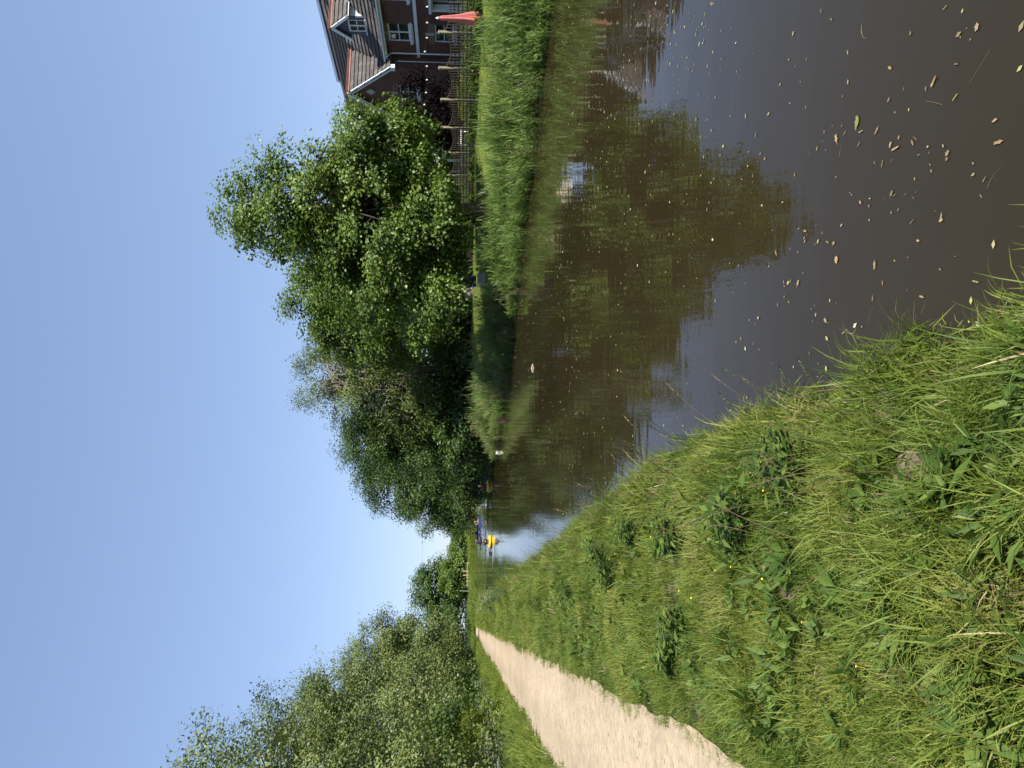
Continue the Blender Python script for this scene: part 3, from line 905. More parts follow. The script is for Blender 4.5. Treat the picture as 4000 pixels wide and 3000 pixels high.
r = np.random.default_rng(5)
A = [strip_grass('v', lambda y: (path_l(y)-6.5, path_l(y)+0.10), 9, 30, 9000, 1.6, 1.75, '', r),
     strip_grass('v', lambda y: (path_l(y)-7.5, path_l(y)+0.15), 30, 62, 8000, 2.2, 2.0, '', r),
     strip_grass('v', lambda y: (path_l(y)-8, path_l(y)+0.2), 62, 125, 6000, 3.6, 2.0, '', r),
     strip_grass('v', lambda y: (path_l(y)-3.2, path_l(y)-0.3), 10, 60, 5000, 1.6, 2.0, '', r, (5,9))]
P_, R_, S_, I_ = [np.concatenate([a[i] for a in A]) for i in range(4)]
scatter('verge_grass', G, 11, P_, R_, S_, I_, 'tall green grass on the verge left of the gravel path', 'grass')

def far_fn(y):
    xl = np.interp(y, LBANK[:13,1], LBANK[:13,0])
    return xl - 7.0, xl + 0.0
A = [strip_grass('f', far_fn, 100, 236, 9000, 4.0, 2.3, '', r, (5,9), cone=False)]
P_, R_, S_, I_ = [np.concatenate([a[i] for a in A]) for i in range(4)]
scatter('far_bank_grass', G, 11, P_, R_, S_, I_, 'sunlit tall grass on the far bend of the canal bank', 'grass')

lawnp = setmat([blade_mesh('lawn_turf', rng, 26, 0.05, 0.006, 0.10, 0.6, segs=2) for _ in range(3)], MAT['lawn'])
GL = proto_coll('lawn_proto', lawnp)
n = 16000
y = 9 + 36*r.random(n)
x = np.interp(y, RBANK[:,1], RBANK[:,0]) + (2.2 + 6.0*r.random(n))*1.12
k = x < 0.585*y + 2.0
x, y = x[k], y[k]; m = len(x)
scatter('lawn_grass', GL, 3, np.column_stack([x, y, gz(x, y)+0.018]), np.column_stack([0*x, 0*x, r.random(m)*2*PI]),
        np.column_stack([0.8+0.7*r.random(m)]*3), r.integers(0,3,m), 'short sunlit mown lawn between reeds and trellis fence', 'grass')
#SPLIT2

# ------------------------------------------------------------------ reeds
def reed_mesh(name, rng, n, h, spread, tan=False):
    V = []; F = []; S = []; R = []
    b = 0
    for i in range(n):
        a = rng.random()*2*PI; r0 = spread*math.sqrt(rng.random())
        p = np.array([math.cos(a)*r0, math.sin(a)*r0, -0.05])
        hh = h*(0.62+0.45*rng.random())
        ld = np.array([rng.normal()*0.07, rng.normal()*0.07, 1.0]); ld /= np.linalg.norm(ld)
        bend = np.array([rng.normal(), rng.normal(), 0])*0.12
        t = np.linspace(0, 1, 5)[:,None]
        Q = p + ld*hh*t + bend*hh*t**2.2
        v, f = tube_np(Q, (0.0045 if not tan else 0.0055)*(1.15-0.8*t[:,0]), 3)
        V.append(v); F.append((f+b).ravel()); S += [4]*len(f); R += [0.95 if rng.random() < 0.6 or tan else 0.6]*len(f); b += len(v)
        if tan:
            # feathery old seed head
            for j in range(7):
                tt = 0.86+0.14*rng.random(); q0 = p + ld*hh*tt + bend*hh*tt**2.2
                d = np.array([rng.normal()*0.5+0.3, rng.normal()*0.5, 0.2]); d /= np.linalg.norm(d); s_ = np.cross(d, [0,0,1]); s_ /= np.linalg.norm(s_)
                ln = 0.10*(0.6+0.6*rng.random())
                vv = np.array([q0, q0+d*ln*0.5+s_*0.012, q0+d*ln, q0+d*ln*0.5-s_*0.012])
                V.append(vv); F.append(np.arange(4)+b); S.append(4); R.append(rng.random()); b += 4
            continue
        nl = rng.integers(7, 10)
        for j in range(nl):
            tt = 0.14 + 0.86*(j+rng.random()*0.8)/nl; tt = min(tt, 0.99)
            q0 = p + ld*hh*tt + bend*hh*tt**2.2
            az = rng.random()*2*PI
            L_ = (0.24+0.30*rng.random())*(0.75+0.4*(1-abs(tt-0.6)))
            w = 0.021*(0.6+0.8*rng.random())
            th = 0.10+0.26*rng.random()
            sd = np.array([-math.sin(az), math.cos(az), 0]); q = q0.copy(); vs = []
            rv = rng.random()*0.92
            for s in range(4):
                wv = w*[0.35, 0.5, 0.36, 0][s]
                if s < 3: vs += [q-sd*wv, q+sd*wv]
                else: vs += [q]
                q = q + L_/3*np.array([math.cos(az)*math.sin(th), math.sin(az)*math.sin(th), math.cos(th)])
                th += 0.15+0.65*rng.random()*(1 if rng.random() < 0.4 else 0.2)
            V.append(np.array(vs))
            F.append(np.array([b, b+1, b+3, b+2, b+2, b+3, b+5, b+4, b+4, b+5, b+6])); S += [4, 4, 3]; R += [rv]*3; b += 7
    return np_mesh(name, np.concatenate(V), np.concatenate(F), S, rnd=R)

rng = np.random.default_rng(77)
RE = proto_coll('reed_proto', setmat([reed_mesh('reed', rng, 9, 1.42, 0.17) for _ in range(5)], MAT['reed']) + setmat([reed_mesh('old_reed', rng, 6, 1.75, 0.2, True) for _ in range(2)], MAT['straw'])
                + setmat([blade_mesh('reed_litter', rng, 26, 0.5, 0.012, 0.16, 0.8) for _ in range(2)], MAT['straw']))

def reed_bed(name, y0, y1, d0, d1, n, hsc, tan, label):
    r = np.random.default_rng(int(y0*7+3))
    y = y0 + (y1-y0)*r.random(n)
    end = np.clip(np.minimum((y-y0)/1.0, (y1-y)/0.8), 0, 1)
    d = d0 + (d1-d0)*r.random(n)*(0.35+0.65*end)
    wob = 0.55*(vnoise(y*0.55, y*0, 41)-0.5)
    x = np.interp(y, RBANK[:,1], RBANK[:,0]) + (d+wob)*1.12
    z = np.minimum(np.maximum(gz(x, y), -0.12), 0.28)
    hv = (0.78+0.4*vnoise(y*0.8, d, 43))*hsc*np.clip(0.58+0.30*(d-d0), 0.5, 1.0)*(0.70+0.5*r.random(n))*(0.6+0.4*end)
    pid = r.integers(0, 5, n)
    pid = np.where(r.random(n) < tan, 5+r.integers(0, 2, n), pid)
    lit = r.random(n) < 0.10
    pid = np.where(lit, 7+r.integers(0, 2, n), pid)
    hv = np.where(lit, 0.9, hv)
    w = 0.85+0.4*r.random(n)
    R = np.column_stack([r.normal(size=n)*0.08, r.normal(size=n)*0.08, r.random(n)*2*PI])
    scatter(name, RE, 9, np.column_stack([x, y, z]), R, np.column_stack([w, w, hv]), pid, label, 'reeds')
reed_bed('reed_bed', 9.0, 28.6, -0.85, 1.8, 560, 0.84, 0.10, 'bright green reed bed standing in front of the mown lawn')
reed_bed('reed_bed', 30.2, 45.5, -0.6, 1.7, 500, 0.90, 0.36, 'greyer reed bed with old tan seed heads below the leaning trees')

# ------------------------------------------------------------------ trees of the far bank
maple = make_tree('maple_tree', 'tall bright green maple with dark trunk rising behind the reeds', 'tree', (7.3, 30.5),
    [(0.3,0,5.0,3.6,3.2,2.7),(1.7,-0.6,4.5,2.5,2.4,2.4),(-2.4,-0.3,4.6,2.7,2.6,2.7),(0.2,0,7.7,2.8,2.5,2.4),(-0.3,0,9.5,1.5,1.5,2.1),(-0.6,-1.3,2.5,2.3,1.9,1.5),(-2.7,-1.0,2.2,2.3,1.7,1.3),(2.6,-0.3,4.0,1.3,1.4,1.3)],
    820, 92, 0.135, MAT['maple'], MAT['bark'], 8.6, 0.32, 101, clump_r=0.60, branches=110, shell=0.60, lump=0.22, zmin=0.35, twigs=1, aspect=0.85)
make_tree('maple_tree', 'darker spreading maple with two pale leaning trunks over the lawn', 'tree', (6.0, 45.0),
    [(-0.3,-0.4,6.6,4.0,3.6,3.5),(-2.4,-0.6,4.2,2.7,2.6,2.3),(2.0,-0.5,5.2,2.8,2.8,3.0),(-0.4,0,9.8,2.7,2.4,2.0),(-2.8,-0.2,7.6,2.3,2.2,2.4)],
    600, 88, 0.17, MAT['maple'], MAT['palebark'], 7.6, 0.30, 102, clump_r=0.76, branches=60, stems=2, zmin=0.9, aspect=0.85)
make_tree('ash_tree', 'airy olive green tree with pale bare branches showing above the tan reeds', 'tree', (1.5, 52.0),
    [(0.2,0,7.2,4.4,3.6,3.5),(-3.0,-0.6,7.4,3.0,2.6,3.0),(2.3,0,8.6,3.0,2.6,3.0),(-0.8,-0.2,10.7,3.3,2.6,2.2),(0,-1.6,3.8,3.8,2.0,2.2),(-3.0,-1.2,3.8,2.7,2.0,2.4)],
    760, 66, 0.165, MAT['olive'], MAT['palebark'], 9.6, 0.26, 103, clump_r=0.70, branches=220, stems=3, shell=0.5, lump=0.26, zmin=0.4, twigs=2, aspect=0.45, droop=0.5)
make_tree('willow_tree', 'broad green willow hanging low over the dark canal water', 'tree', (-1.5, 54.5),
    [(-0.3,0,6.4,3.8,3.4,3.0),(-3.2,-0.6,5.4,3.0,2.8,2.7),(1.6,0,7.0,2.8,2.6,2.6),(-2.2,0,8.2,2.2,2.0,1.7),(-3.2,0,8.4,2.6,2.4,2.6),(-3.6,-1.8,2.6,3.0,2.2,2.0),(0.4,-2.0,2.6,3.2,1.8,1.9)],
    860, 74, 0.17, MAT['darkleaf'], MAT['bark'], 6.8, 0.3, 104, clump_r=0.70, branches=60, shell=0.55, zmin=0.05, aspect=0.5, droop=0.9)
make_tree('willow_tree', 'sunlit rounded willow leaning over the red paddler', 'tree', (-6.2, 66.5),
    [(-0.8,0,6.8,4.1,3.4,3.6),(-3.4,-0.6,5.2,3.0,2.6,2.9),(1.8,0,7.4,3.2,2.8,3.2),(-1.0,0,9.9,2.5,2.2,1.9),(-3.4,0,8.4,2.8,2.6,3.0),(-3.0,-1.5,2.2,3.2,2.2,1.9),(0,-2.2,2.2,2.9,1.8,1.9)],
    880, 66, 0.20, MAT['darkleaf'], MAT['bark'], 6.8, 0.3, 105, clump_r=0.78, branches=50, zmin=0.05, aspect=0.5, droop=0.9)
make_tree('willow_tree', 'low dark willow trailing to the water beyond the red paddler', 'tree', (-11.5, 84.0),
    [(-1.2,0,4.4,3.6,3.2,2.6),(-3.4,0,5.6,2.8,2.4,2.8),(-3.6,-0.4,3.0,2.8,2.4,2.0),(2.0,0,6.0,3.4,3.0,3.4),(-1.5,-1.4,1.6,3.6,2.2,1.6)],
    560, 60, 0.24, MAT['darkleaf'], MAT['bark'], 4.6, 0.25, 106, clump_r=0.85, branches=30, zmin=0.05, aspect=0.5, droop=0.9)
make_tree('alder_tree', 'dark tree closing the view where the canal bends away', 'tree', (-15.5, 108),
    [(-1.5,0,4.2,3.6,3.2,2.9),(-4.2,0,2.6,2.6,2.4,2.1),(2,0,5.4,3.4,3,3.4)],
    340, 54, 0.30, MAT['darkleaf'], MAT['bark'], 4.6, 0.25, 107, clump_r=1.0, branches=24, zmin=0.1, aspect=0.6)
# fill behind, further into the gardens
make_tree('lime_tree', 'shaded tree standing behind the airy olive tree', 'tree', (8.0, 56),
    [(0,0,5.0,4.4,3.6,3.6),(-3,0,5.4,3.2,3,3.0),(2,0,3.2,3.4,3,2.6),(-2.5,-0.5,2.4,3.4,2.4,1.9)], 300, 44, 0.26, MAT['darkleaf'], MAT['bark'], 6, 0.3, 108, clump_r=0.9, branches=24, zmin=0.5, aspect=0.7)

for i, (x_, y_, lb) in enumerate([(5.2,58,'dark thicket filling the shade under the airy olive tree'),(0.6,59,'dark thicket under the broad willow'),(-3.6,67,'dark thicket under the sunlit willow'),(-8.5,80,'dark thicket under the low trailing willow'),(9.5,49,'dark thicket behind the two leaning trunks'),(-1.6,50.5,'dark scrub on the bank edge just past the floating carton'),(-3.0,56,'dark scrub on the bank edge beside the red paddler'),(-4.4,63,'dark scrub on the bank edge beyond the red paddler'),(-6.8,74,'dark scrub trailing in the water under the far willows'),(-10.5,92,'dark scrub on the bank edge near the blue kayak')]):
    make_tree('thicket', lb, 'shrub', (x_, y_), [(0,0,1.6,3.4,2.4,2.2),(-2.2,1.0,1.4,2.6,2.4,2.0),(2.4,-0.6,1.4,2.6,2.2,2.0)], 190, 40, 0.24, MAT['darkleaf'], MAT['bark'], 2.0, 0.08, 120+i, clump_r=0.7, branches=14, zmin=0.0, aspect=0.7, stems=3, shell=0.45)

# ------------------------------------------------------------------ trees left of the path
WB = [('whitebeam_tree', 'grey green whitebeam nearest the camera with loose upright shoots', (-14.6, 22.0),
       [(-0.3,0,5.4,4.2,4.0,4.4),(2.0,-0.4,5.0,2.6,2.6,3.6),(-0.2,0.3,10.3,2.6,2.6,2.2),(2.2,0,8.6,2.1,2.2,2.2),(1.6,-0.6,2.6,2.8,2.4,2.2),(-2.6,-2,7.4,2.4,2.4,2.8)], 900, 84, 0.115, 201, 34),
      ('whitebeam_tree', 'grey green whitebeam second along the path behind the lime shrub', (-20.0, 37.0),
       [(0,0,6.2,4.6,4.2,5.0),(2.8,-0.4,5.8,2.6,2.6,4.0),(0.4,0,11.8,2.9,2.8,2.5),(3.0,0,10.2,2.4,2.2,2.7),(2,-1,2.4,2.8,2.4,2.1)], 760, 74, 0.14, 202, 22),
      ('whitebeam_tree', 'grey green whitebeam third along the path, taller than the hedge', (-26.0, 55.0),
       [(0,0,7.0,5.2,4.6,5.4),(3.0,-0.4,6.4,2.9,2.6,4.4),(0.6,0,13.0,3.4,3.0,2.8),(3.0,0,11.4,2.6,2.4,3.0),(3,-1,2.6,2.8,2.4,2.2)], 820, 64, 0.17, 203, 14),
      ('whitebeam_tree', 'grey green whitebeam farthest along the path before the dark oaks', (-31.5, 77.0),
       [(0,0,6.4,5.4,4.8,5.2),(4.2,-0.4,5.8,3.2,2.8,4.4),(1.0,0,11.8,3.8,3.2,3.0),(4.0,0,10.2,3.0,2.6,3.0)], 720, 60, 0.21, 204, 10)]
for nm, lb, bs, lobes, nc, per, lf, sd, tips in WB:
    make_tree(nm, lb, 'tree', bs, lobes, nc, per, lf, MAT['grey'], MAT['palebark'], 7.5, 0.22, sd, clump_r=0.66 if sd < 203 else 0.85, branches=70, stems=3, shell=0.5, zmin=0.4, twigs=1, aspect=0.52, droop=-0.1, tips=tips)
make_tree('oak_tree', 'dark green oak at the far end of the gravel path', 'tree', (-57.5, 197),
    [(0,0,8.4,8.0,6,6.4),(4.4,0,6.4,5.4,5,5.2),(1.4,0,13.0,5.4,5,3.8),(-5,0,7,5,5,5.4),(4.0,-1,3.4,4.8,4,3.2)], 460, 46, 0.52, MAT['darkleaf'], MAT['bark'], 9, 0.5, 205, clump_r=1.6, branches=30, zmin=0.2, aspect=0.75)
make_tree('oak_tree', 'dark oak behind the sallow row with shaded hollow base', 'tree', (-43.0, 108),
    [(0,0,7.2,6.0,5,6.4),(4.4,0,6.4,4.4,4,5.2),(2,0,12,4.6,4,3.6)], 460, 42, 0.34, MAT['darkleaf'], MAT['bark'], 7, 0.4, 206, clump_r=1.15, branches=26, zmin=0.2, aspect=0.75)
make_tree('field_maple', 'lighter rounded tree beside the wooden stile', 'tree', (-51.5, 190),
    [(0,0,4.6,5.0,4,3.9),(3,0,3,3.6,3.4,3)], 240, 36, 0.46, MAT['maple'], MAT['bark'], 4.6, 0.3, 207, clump_r=1.2, branches=16, zmin=0.1, aspect=0.75)
make_tree('hawthorn_bush', 'bright green rounded bush right of the wooden stile', 'bush', (-53.0, 226),
    [(0,0,3.4,5.0,4,3.6),(-3.4,0,2.4,3.2,3,2.6),(3.6,0,2.9,3.4,3,3.0)], 260, 36, 0.50, MAT['maple'], MAT['bark'], 3, 0.25, 208, clump_r=1.2, branches=14, zmin=0.0, aspect=0.75)
make_tree('hawthorn_bush', 'olive brown bush behind the yellow paddler', 'bush', (-46.5, 232),
    [(0,0,3.0,3.6,3.4,3.2),(2.6,0,2.6,2.8,3,2.6)], 170, 34, 0.50, MAT['olive'], MAT['bark'], 3, 0.25, 209, clump_r=1.2, branches=14, zmin=0.0, aspect=0.75)
make_tree('poplar_tree', 'tall dark tree beyond the far bank behind the paddlers', 'tree', (-45, 258),
    [(0,0,7.5,5.2,4,5.5),(4.5,0,6,5,4,4.5),(9,0,6.6,5,4,5)], 300, 36, 0.60, MAT['darkleaf'], MAT['bark'], 7, 0.4, 210, clump_r=1.5, branches=16, zmin=0.1, aspect=0.75)
# low growth
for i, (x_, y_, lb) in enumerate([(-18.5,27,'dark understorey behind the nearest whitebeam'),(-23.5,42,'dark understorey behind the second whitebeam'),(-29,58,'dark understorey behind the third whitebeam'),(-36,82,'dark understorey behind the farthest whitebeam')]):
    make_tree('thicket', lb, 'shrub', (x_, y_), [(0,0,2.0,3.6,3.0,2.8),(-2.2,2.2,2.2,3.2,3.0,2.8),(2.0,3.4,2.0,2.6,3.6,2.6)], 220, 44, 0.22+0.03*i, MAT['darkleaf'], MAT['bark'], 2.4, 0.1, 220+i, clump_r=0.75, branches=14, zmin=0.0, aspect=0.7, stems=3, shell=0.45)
make_tree('lime_shrub', 'yellow green shrub on the verge under the grey whitebeam', 'shrub', (-12.6, 24.6),
    [(0,0,0.9,1.5,1.2,1.1),(0.9,-0.3,0.7,0.9,0.9,0.9),(-1.0,0.2,1.2,1.1,1.0,1.0)], 150, 46, 0.085, MAT['lime'], MAT['bark'], 1.1, 0.04, 211, clump_r=0.3, branches=26, zmin=0.05, aspect=0.75, stems=3)
make_tree('bramble_shrub', 'dark green bramble under the second whitebeam', 'shrub', (-17.6, 32.5),
    [(0,0,0.8,1.7,1.6,1.1),(1.2,1.5,0.7,1.3,1.5,1.0)], 130, 40, 0.11, MAT['darkleaf'], MAT['bark'], 0.9, 0.04, 212, clump_r=0.36, branches=20, zmin=0.05, aspect=0.75, stems=3)
make_tree('bramble_shrub', 'dark green bramble along the foot of the third whitebeam', 'shrub', (-22.6, 47),
    [(0,0,1.0,1.7,2.4,1.3),(-1.6,4,1.0,1.7,2.8,1.4)], 130, 40, 0.15, MAT['darkleaf'], MAT['bark'], 0.9, 0.04, 213, clump_r=0.45, branches=20, zmin=0.05, aspect=0.75, stems=3)
make_tree('bramble_shrub', 'dark shaded bramble below the farthest whitebeam', 'shrub', (-29.0, 66),
    [(0,0,1.3,2.2,3.6,1.6),(-2.2,8,1.3,2.2,4.6,1.6),(-5,18,1.4,2.4,5,1.8)], 200, 40, 0.2, MAT['darkleaf'], MAT['bark'], 0.9, 0.04, 214, clump_r=0.6, branches=20, zmin=0.05, aspect=0.75, stems=3)
#SPLIT3

# ------------------------------------------------------------------ brick house
HX, HY = 20.55, 38.0
HU = Vector((-0.27, 0.963, 0)).normalized()      # along the facade, away from the camera
HV = Vector((HU.y, -HU.x, 0))                    # into the house
H_ROT = math.atan2(-HU.y, -HU.x)                 # local +x = -HU, local +y = HV
house = empty('brick_house', (HX, HY, 0), H_ROT)
tag(house, 'dark red brick house with tiled roof, dormer and white windows behind the trellis fence', 'house')
def uvz(u, v, z): return (-u, v, z)

def ubox(b, u0, u1, v0, v1, z0, z1, m=0): b.box((-u0, v0, z0), (-u1, v1, z1), m)

def wall_cells(b, axis, c0, c1, z0, z1, pos, th, holes):
    """wall in a plane with rectangular openings; axis 'u': along u at v = pos"""
    us = sorted({c0, c1, *[h[0] for h in holes], *[h[1] for h in holes]}); us = [u for u in us if c0 <= u <= c1]
    for i in range(len(us)-1):
        a, e = us[i], us[i+1]; m = (a+e)/2
        hs = sorted([(h[2], h[3]) for h in holes if h[0] <= m <= h[1]])
        z = z0
        for (ha, hb) in hs + [(z1, z1)]:
            if ha > z + 1e-4:
                if axis == 'u': ubox(b, a, e, pos, pos+th, z, ha)
                else: ubox(b, pos, pos+th, a, e, z, ha)
            z = max(z, hb)

def window(parent, u0, u1, v, z0, z1, arch=True, cols=2, rows=2):
    """white timber window: frame, panes and sill as parts of the window"""
    w = empty('window', (0,0,0), 0, parent)
    b = MB(); f = 0.07
    ubox(b, u0, u0+f, v+0.06, v+0.13, z0, z1); ubox(b, u1-f, u1, v+0.06, v+0.13, z0, z1)
    ubox(b, u0+f, u1-f, v+0.06, v+0.13, z0, z0+f); ubox(b, u0+f, u1-f, v+0.06, v+0.13, z1-f*1.3, z1)
    for i in range(1, cols):
        c = u0 + (u1-u0)*i/cols; ubox(b, c-0.04, c+0.04, v+0.055, v+0.125, z0+f, z1-f*1.3)
    for i in range(1, rows):
        c = z0 + (z1-z0)*i/rows
        for k in range(cols):
            a = u0 + (u1-u0)*k/cols + (f if k == 0 else 0.04); e = u0 + (u1-u0)*(k+1)/cols - (f if k == cols-1 else 0.04)
            ubox(b, a, e, v+0.065, v+0.12, c-0.025, c+0.025)
    b.obj('frame', MAT['white'], w)
    for k in range(cols):
        for j in range(rows):
            b = MB()
            a = u0 + (u1-u0)*k/cols + 0.03; e = u0 + (u1-u0)*(k+1)/cols - 0.03
            c = z0 + (z1-z0)*j/rows + 0.02; d = z0 + (z1-z0)*(j+1)/rows - 0.02
            ubox(b, a, e, v+0.092, v+0.10, c, d)
            b.obj('pane', MAT['glass'], w)
    b = MB(); ubox(b, u0-0.12, u1+0.12, v-0.09, v+0.10, z0-0.13, z0-0.002); ubox(b, u0-0.06, u1+0.06, v-0.05, v-0.003, z0-0.2, z0-0.131)
    b.obj('sill', MAT['white'], w)
    if arch:
        b = MB(); n = 9
        for i in range(n):
            t0, t1 = i/n, (i+1)/n
            x0 = u0-0.10+(u1-u0+0.2)*t0; x1 = u0-0.10+(u1-u0+0.2)*t1
            h0 = 0.10*math.sin(PI*(t0+t1)/2)
            if i == n//2: ubox(b, x0, x1, v-0.035, v+0.05, z1+0.0+h0*0.2, z1+0.42+h0, 1)
            else: ubox(b, x0+0.003, x1-0.003, v-0.012, v+0.05, z1+0.0+h0*0.2, z1+0.30+h0, 0)
        b.obj('brick_arch', [MAT['tanbrick'], MAT['stone']], w)

EAVE, RIDGE, RV = 6.80, 10.86, 4.05
holes_main = [(0.31-1.36,0.31,5.2,6.42),(1.90,3.26,5.2,6.42),(1.90,3.26,2.72,3.80),(-1.05,0.31,2.2,3.80),(-4.2,-2.8,5.2,6.42),(-4.2,-2.8,2.72,3.8)]
b = MB()
wall_cells(b, 'u', -6, 4.45, 0.9, EAVE, 0.0, 0.25, holes_main)
wall_cells(b, 'u', 8.75, 15.0, 0.9, EAVE, 0.0, 0.25, [(10.2,11.5,5.2,6.42),(9.6,12.4,1.75,3.75)])
ubox(b, 4.45, 8.75, 0.0, 0.25, 0.9, EAVE)                 # behind the wing
ubox(b, -6, -5.75, 0.25, 8.1, 0.9, EAVE); ubox(b, 14.75, 15.0, 0.25, 8.1, 0.9, EAVE); ubox(b, -5.75, 14.75, 7.85, 8.1, 0.9, EAVE)
for u in (-6.0, 14.85):
    b.add([uvz(u,0.05,EAVE),uvz(u,8.05,EAVE),uvz(u,RV,RIDGE-0.1),uvz(u+0.15,0.05,EAVE),uvz(u+0.15,8.05,EAVE),uvz(u+0.15,RV,RIDGE-0.1)], [(0,1,2),(5,4,3),(0,3,4,1),(1,4,5,2),(2,5,3,0)])
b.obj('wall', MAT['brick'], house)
for (u0,u1,z0,z1) in holes_main:
    window(house, u0, u1, 0.0, z0, z1)
window(house, 10.2, 11.5, 0.0, 5.2, 6.42)
window(house, 9.6, 12.4, 0.0, 1.75, 3.75, arch=False, cols=3, rows=2)
# white band course, fascia and gutter
b = MB(); ubox(b, -6, 4.47, -0.05, -0.001, 4.72, 4.90); b.obj('band_course', MAT['white'], house)
b = MB(); ubox(b, -6.3, 4.4, -0.32, -0.28, EAVE-0.20, EAVE+0.02); ubox(b, -6.3, 4.4, -0.279, -0.002, EAVE-0.20, EAVE-0.17)
b.obj('fascia', MAT['white'], house)
b = MB(); b.tube([uvz(-6.3,-0.39,EAVE-0.03), uvz(4.55,-0.39,EAVE-0.03)], 0.065, 8); b.obj('gutter', MAT['white'], house)
b = MB(); b.tube([uvz(4.05,-0.36,EAVE-0.09), uvz(4.05,-0.34,EAVE-0.22), uvz(4.1,-0.07,EAVE-0.42), uvz(4.1,-0.07,1.5)], 0.045, 8); b.obj('downpipe', MAT['white'], house)
b = MB(); b.tube([uvz(4.38,-0.66,EAVE-0.2), uvz(4.38,-0.62,EAVE-0.6), uvz(4.38,-0.4,EAVE-0.75), uvz(4.38,-0.4,1.5)], 0.04, 8); b.obj('downpipe', MAT['metal'], house)

# wing with the gable
WV = -0.82; WU0, WU1 = 4.45, 8.75; WC = (WU0+WU1)/2; WE, WR = 6.62, 9.15
b = MB()
wall_cells(b, 'u', WU0, WU1, 0.9, WE, WV, 0.25, [(5.9,7.3,5.0,6.1)])
ubox(b, WU0, WU0+0.25, WV+0.25, -0.001, 0.9, WE); ubox(b, WU1-0.25, WU1, WV+0.25, -0.001, 0.9, WE)
b.add([uvz(WU0,WV,WE),uvz(WU1,WV,WE),uvz(WC,WV,WR-0.05),uvz(WU0,WV+0.25,WE),uvz(WU1,WV+0.25,WE),uvz(WC,WV+0.25,WR-0.05)], [(0,1,2),(5,4,3),(0,3,4,1),(1,4,5,2),(2,5,3,0)])
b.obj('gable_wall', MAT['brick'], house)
window(house, 5.9, 7.3, WV, 5.0, 6.1)
b = MB(); b.add([uvz(WC,WV-0.03,8.15),uvz(WC+0.27,WV-0.03,7.85),uvz(WC,WV-0.03,7.55),uvz(WC-0.27,WV-0.03,7.85),uvz(WC,WV+0.02,8.15),uvz(WC+0.27,WV+0.02,7.85),uvz(WC,WV+0.02,7.55),uvz(WC-0.27,WV+0.02,7.85)],
      [(3,2,1,0),(0,1,5,4),(1,2,6,5),(2,3,7,6),(3,0,4,7)]); b.obj('diamond_stone', MAT['stone'], house)
b = MB()
for s in (-1, 1):
    e = WC + s*((WU1-WU0)/2+0.28)
    b.beam(uvz(WC, WV-0.22, WR+0.02), uvz(e, WV-0.22, WE-0.28), 0.05, 0.26)
ubox(b, WU0-0.34, WU0-0.05, WV-0.26, WV-0.02, WE-0.46, WE-0.18)
b.obj('barge_board', MAT['white'], house)
# roofs: decks first, then the tiles
roof = empty('roof', (0,0,0), 0, house)
b = MB()
def slab(b, a, c, d, e, th=0.06):
    a, c, d, e = map(Vector, (a, c, d, e)); n = (c-a).cross(e-a).normalized()*th
    vs = [a, c, d, e, a-n, c-n, d-n, e-n]
    b.add(vs, [(0,1,2,3),(7,6,5,4),(0,4,5,1),(1,5,6,2),(2,6,7,3),(3,7,4,0)])
slab(b, uvz(15.2,-0.35,EAVE-0.02), uvz(-6.3,-0.35,EAVE-0.02), uvz(-6.3,RV,RIDGE-0.03), uvz(15.2,RV,RIDGE-0.03))
slab(b, uvz(-6.3,8.4,EAVE-0.02), uvz(15.2,8.4,EAVE-0.02), uvz(15.2,RV,RIDGE-0.03), uvz(-6.3,RV,RIDGE-0.03))
wv_end = (WR-EAVE)/(RIDGE-EAVE)*(RV+0.35)
for s in (-1, 1):
    e = WC + s*((WU1-WU0)/2+0.30)
    pts = [uvz(e,WV-0.25,WE-0.24), uvz(e,0.6,WE-0.24), uvz(WC,wv_end,WR), uvz(WC,WV-0.25,WR)]
    if s > 0: pts = pts[::-1]
    slab(b, *pts)
b.obj('deck', MAT['lead'], roof)
tile_b = MB(); tile_b.add([(-0.162,0,0.012),(0.162,0,0.012),(0.162,0,0.080),(0.06,0,0.086),(-0.06,0,0.078),(-0.162,0,0.080),
                           (-0.162,0.44,0.0),(0.162,0.44,0.0),(0.162,0.44,0.010),(0.06,0.44,0.018),(-0.06,0.44,0.006),(-0.162,0.44,0.010)],
                          [(0,1,2,3,4,5),(5,4,10,11),(4,3,9,10),(3,2,8,9),(1,7,8,2),(0,5,11,6)])
tile_me = tile_b.mesh('roof_tile', MAT['tile'])
tr = random.Random(9)
def tile_mats(org, across, up, n_rows, w0fn, w1fn, gauge=0.36, wid=0.33):
    """positions of tiles on a slope: org + across*s + up*row"""
    out = []
    nrm = across.cross(up).normalized()
    for r_ in range(n_rows):
        a, e = w0fn(r_*gauge), w1fn(r_*gauge)
        n = int(max(0, (e-a)/wid))
        off = (0.5 if r_ % 2 else 0.0)*wid
        for k in range(n+1):
            s = a + off + wid*(k+0.5)
            if s > e - 0.1: continue
            p = org + across*s + up*(r_*gauge) + nrm*(0.012+0.004*tr.random())
            R = Matrix((across, up, nrm)).transposed().to_4x4()
            tilt = Matrix.Rotation((tr.random()-0.5)*0.03, 4, 'Z') @ Matrix.Rotation((tr.random()-0.5)*0.02, 4, 'Y')
            out.append(Matrix.Translation(p) @ R @ tilt)
    return out
allt = []
# right slope of the wing (faces the camera), dormer below, then the main slope
wr_l = Vector(uvz(WU0-0.30, WV-0.25, WE-0.24)); wr_t = Vector(uvz(WC, WV-0.25, WR))
upw = (wr_t-wr_l); Lw = upw.length; upw.normalize(); acw = Vector((0,1,0))
